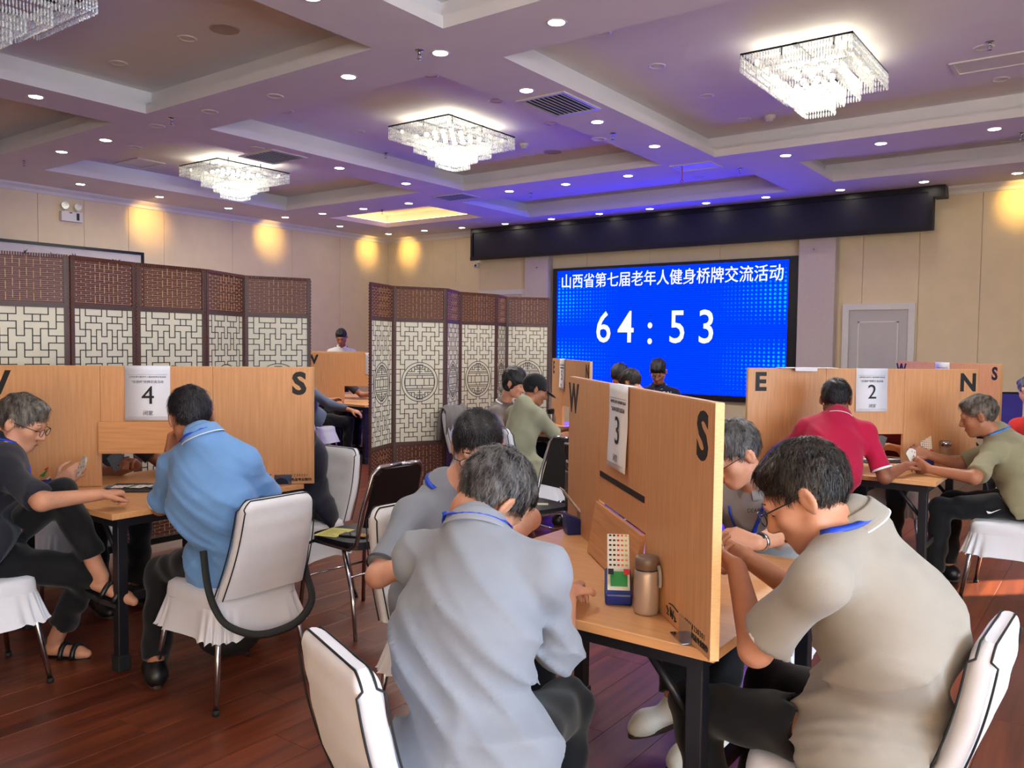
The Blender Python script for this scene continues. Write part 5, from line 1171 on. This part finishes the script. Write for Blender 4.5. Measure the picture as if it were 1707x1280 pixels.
# paper and phone on the chrome chair
MB().b2((-.07, -.10, 0), (.07, .10, .001)).build('paper_slip', mat('yellow_paper', (214, 208, 120), .8, var=.03, vscale=60), None, (-3.40, 3.01, .4762), (0, 0, .3)); tag(bpy.data.objects['paper_slip'], 'yellow printed slip lying on the black chair seat', 'paper')
tb = MB()
for k in range(7): tb.b2((-.05+.0, -.075+k*.02, .0011), (.05-.02*(k % 3), -.072+k*.02, .0014))
tb.build('printed_lines', mat('slip_ink', (120, 116, 70), .8, var=.1), bpy.data.objects['paper_slip'])
ph = thing('phone', 'black smartphone lying beside the yellow slip on the chair', 'phone', (-3.25, 3.02, .476), 1.9); MB().b2((-.037, -.078, 0), (.037, .078, .009)).build('case', M_RUBBER, ph, bevel=.004); MB().b2((-.034, -.074, .009), (.034, .074, .0096)).build('glass', mat('phone_glass', (12, 13, 16), .06, spec=.8, var=.05), ph)
for k in range(3): tag(MB().b2((-.035, -.03, 0), (.035, .03, .0008)).build('note', mat('note_paper', (226, 224, 190), .8, var=.03), None, (-3.10+.075*k-.03, 4.33+.03*k, .4762), (0, 0, .3*k)), '%s pale note on the chrome chair behind the near board' % ['leftmost', 'middle', 'rightmost'][k], 'paper', 'notes on the chrome chair')
# black shoulder strap hanging on the blue man's chair
st = thing('shoulder_bag', 'black bag with a long strap hung on the chair of the blue polo man', 'bag', (-2.88, 2.17, .35))
MB().tube(smooth([(-.10, -.225, .30), (-.06, -.232, .16), (-.01, -.228, .07), (.035, -.20, .01), (.062, -.10, -.045), (.066, .02, -.06), (.055, .14, -.045), (.03, .225, .02), (-.02, .236, .12), (-.06, .235, .24)]), .017, 6, flat=.22).build('strap', M_RUBBER, st)
MB().ell((-.27, .02, -.14), (.12, .15, .10), 14, 10).build('pouch', M_RUBBER, st)
# grey jacket over the woman's chair back
jk = MB(); n = 14; v = []; f = []
for i in range(n+1):
    a = -1+2*i/n
    for j, (y, z) in enumerate(((.05, -.25), (.046, -.12), (.03, -.01), (.0, .02), (-.03, -.01), (-.046, -.14), (-.05, -.30))): v.append((a*.19, y+.008*math.sin(i*1.7+j), z+.012*math.sin(i*1.1+j*.6)))
for i in range(n):
    for j in range(6): f.append((i*7+j, (i+1)*7+j, (i+1)*7+j+1, i*7+j+1))
jo = jk.add(v, f, 0, True).build('jacket', cloth_mat('jacket_grey', (132, 128, 126)), None, (-5.29, 6.20, .872), (0, 0, math.atan2(-1, .15))); jo.modifiers.new('solid', 'SOLIDIFY').thickness = .008
tag(jo, 'grey jacket draped over a white chair back before the round emblems', 'jacket')
# wristwatch on the lanyard man
e_, w_ = PP['lan']['E']['l'], PP['lan']['W']['l']; q = Vector(nrm(w_-e_)).to_track_quat('Z', 'Y').to_matrix(); wb = w_-nrm(w_-e_)*.03
wt = thing('wristwatch', 'steel wristwatch on the wrist of the man with the blue lanyard', 'watch', tuple(wb)); MB().lathe([(.030, -.009), (.0325, -.008), (.0325, .008), (.030, .009)], n=20, ax=q).build('bracelet', M_CHROME, wt); MB().lathe([(.0001, .034), (.015, .034), (.016, .028)], n=16, ax=Vector((.2, -.6, .7)).to_track_quat('Z', 'Y').to_matrix()).build('dial', M_BLACK, wt)
# emergency light on the left wall
el_ = thing('emergency_light', 'white emergency light with two round lamps on the left wall', 'emergency light', (XL, 5.9, 3.26))
MB().b2((.0, -.15, -.075), (.07, .15, .065)).build('case', M_WHITE, el_, bevel=.008); MB().b2((.07, .06, -.05), (.073, .10, .05)).build('indicator', M_BLACK, el_); MB().b2((.07, -.04, .04), (.072, .0, .055)).build('badge', mat('badge_red', (110, 70, 60), .6, var=.1), el_)
for y in (-.09, .09):
    lp = MB().lathe([(.02, -.03), (.058, .0), (.062, .012), (.056, .016), (.05, .006), (.0001, .0)], (.05, y, .145), 20, 0, Matrix.Rotation(math.pi/2, 3, 'Y')).build('lamp_head', M_WHITE, el_); MB().lathe([(.0001, .010), (.05, .010)], (.05, y, .145), 20, 0, Matrix.Rotation(math.pi/2, 3, 'Y')).build('reflector', M_CHROME, lp); MB().tube([(.035, y, .06), (.035, y, .10)], .012, 8).build('bracket', M_WHITE, el_)
# framed picture on the left wall
pf = thing('picture_frame', 'wide black-framed ink painting of leaves behind the woven screen', 'picture', (XL, 5.2, 2.25)); fb = MB()
for lo, hi in (((0, -1.8, -.6), (.03, 1.8, -.56)), ((0, -1.8, .56), (.03, 1.8, .6)), ((0, -1.8, -.56), (.03, -1.76, .56)), ((0, 1.76, -.56), (.03, 1.8, .56))): fb.b2(lo, hi)
fb.build('frame', M_BLACK, pf); MB().b2((.002, -1.76, -.56), (.008, 1.76, .56)).build('canvas', mat('rice_paper', (206, 200, 198), .85, var=.03), pf)
lf = MB(); rl = random.Random(9)
for y in (-.55, .05, .40, .75, 1.35):
    for k in range(6):
        a = rl.random()*3; L = .05+rl.random()*.05; c0 = V3(.009, y+rl.random()*.05, .40+rl.random()*.03); d_ = V3(0, math.cos(a), math.sin(a)); s_ = V3(0, -math.sin(a), math.cos(a)); lf.add([c0, c0+d_*L*.5+s_*.009, c0+d_*L, c0+d_*L*.5-s_*.009], [(0, 1, 2, 3)])
tag(lf.build('painted_leaves', M_INK, pf), kind='stuff')
# CCTV camera and loose cable by the valance
cv = thing('cctv_camera', 'small white security camera under the end of the navy valance', 'camera', (-9.87, YB-.002, 3.03)); MB().b2((-.05, -.10, -.02), (.05, 0, .0)).build('mount', M_WHITE, cv); MB().ell((0, -.09, -.06), (.055, .055, .05), 14, 10).build('housing', M_WHITE, cv); MB().ell((.02, -.135, -.065), (.022, .014, .022), 10, 8).build('lens', M_BLACK, cv)
tag(MB().tube([(-9.90, YB-.03, 3.60), (-10.0, YB-.02, 3.52), (-10.06, YB-.02, 3.40), (-10.0, YB-.02, 3.36)], .006, 5).build('loose_cable', M_BLACK), 'thin black cable curling beside the navy valance', 'cable')
for x, z, lb in ((-8.42, 2.86, 'dark hook on the narrow pilaster left of the blue screen'), (-3.62, 2.90, 'dark hook on the wide pilaster right of the blue screen')): tag(MB().lathe([(.0001, -.03), (.012, -.03), (.012, -.02), (.006, -.018), (.006, 0)], (x, YB-.161, z), 10, 0, Matrix.Rotation(-math.pi/2, 3, 'X')).build('wall_hook', M_CHROME), lb, 'hook')
# blue panel by the right wall
bp_ = on(1683, 715, .55); bpn = thing('display_panel', 'upright blue-violet panel between the distant board and the right edge', 'panel', (-1.0, 11.9, 0)); MB().b2((-.14, -.02, .05), (.14, .02, .98)).build('face', mat('violet_panel', (70, 62, 170), .6, var=.2, vscale=3), bpn); MB().b2((-.16, -.025, .0), (.16, .025, .05)).build('foot_rail', M_NAVY, bpn); MB().b2((-.16, -.025, .98), (.16, .025, 1.0)).build('top_rail', M_NAVY, bpn)
bpn.location = tuple(at(1683, 690, 9.9)*V3(1, 1, 0)); bpn.rotation_euler = (0, 0, YAW)
# loose papers on the top edge of the board with sheet 2
pc = np.array(T2)+(-.42)*np.array([math.cos(Q), math.sin(Q)]); tag(MB().b2((-.19, -.05, 0), (.20, .03, .004)).b2((-.10, -.06, -.018), (.05, -.05, .004)).build('paper_stack', M_PAPER, None, (pc[0], pc[1], TZ+HB+.005), (0, 0, Q)), 'white papers lying on the top edge of the board lettered E', 'paper')
# marks on the clothes
sw = [(0, 0), (.012, -.020), (.030, -.018), (.10, .022), (.035, -.006), (.018, -.004)]
o_ = PP['olive']; hp_, kp_ = o_['base']+V3(0, 0, .57), (o_['K']['l']); c_ = hp_*.55+kp_*.45; dd = nrm(kp_-hp_)
mk = MB().add([tuple(np.array(V3(a*-dd[0], a*-dd[1], b))*.8) for a, b in sw], [(0, 1, 2, 3, 4, 5)]).build('trouser_mark', W_TRIM, o_['t']); mk.location = tuple(c_-o_['base']+V3(.02, -.175, .0))

def shirt_text(who, px, py, d0, txt, size, m):
    p0 = at(px, py, d0); p = PP[who]['vol'].cast(p0, p0-V3(0, 0, CAM_H), .8, .003)
    if p is None: return
    b_ = PP[who]['base']; R = Matrix((Vector(CR), Vector(CU), Vector(-CF))).transposed()
    text(txt, size, m, PP[who]['t'], tuple(p-b_-CF*.004), R.to_euler(), .0, name='chest_print')
shirt_text('lan', 1272, 851, 2.9, 'DEARTFFC.PR', .021, M_INK)
shirt_text('young', 1112, 656, 8.5, 'E N', .06, W_TRIM)
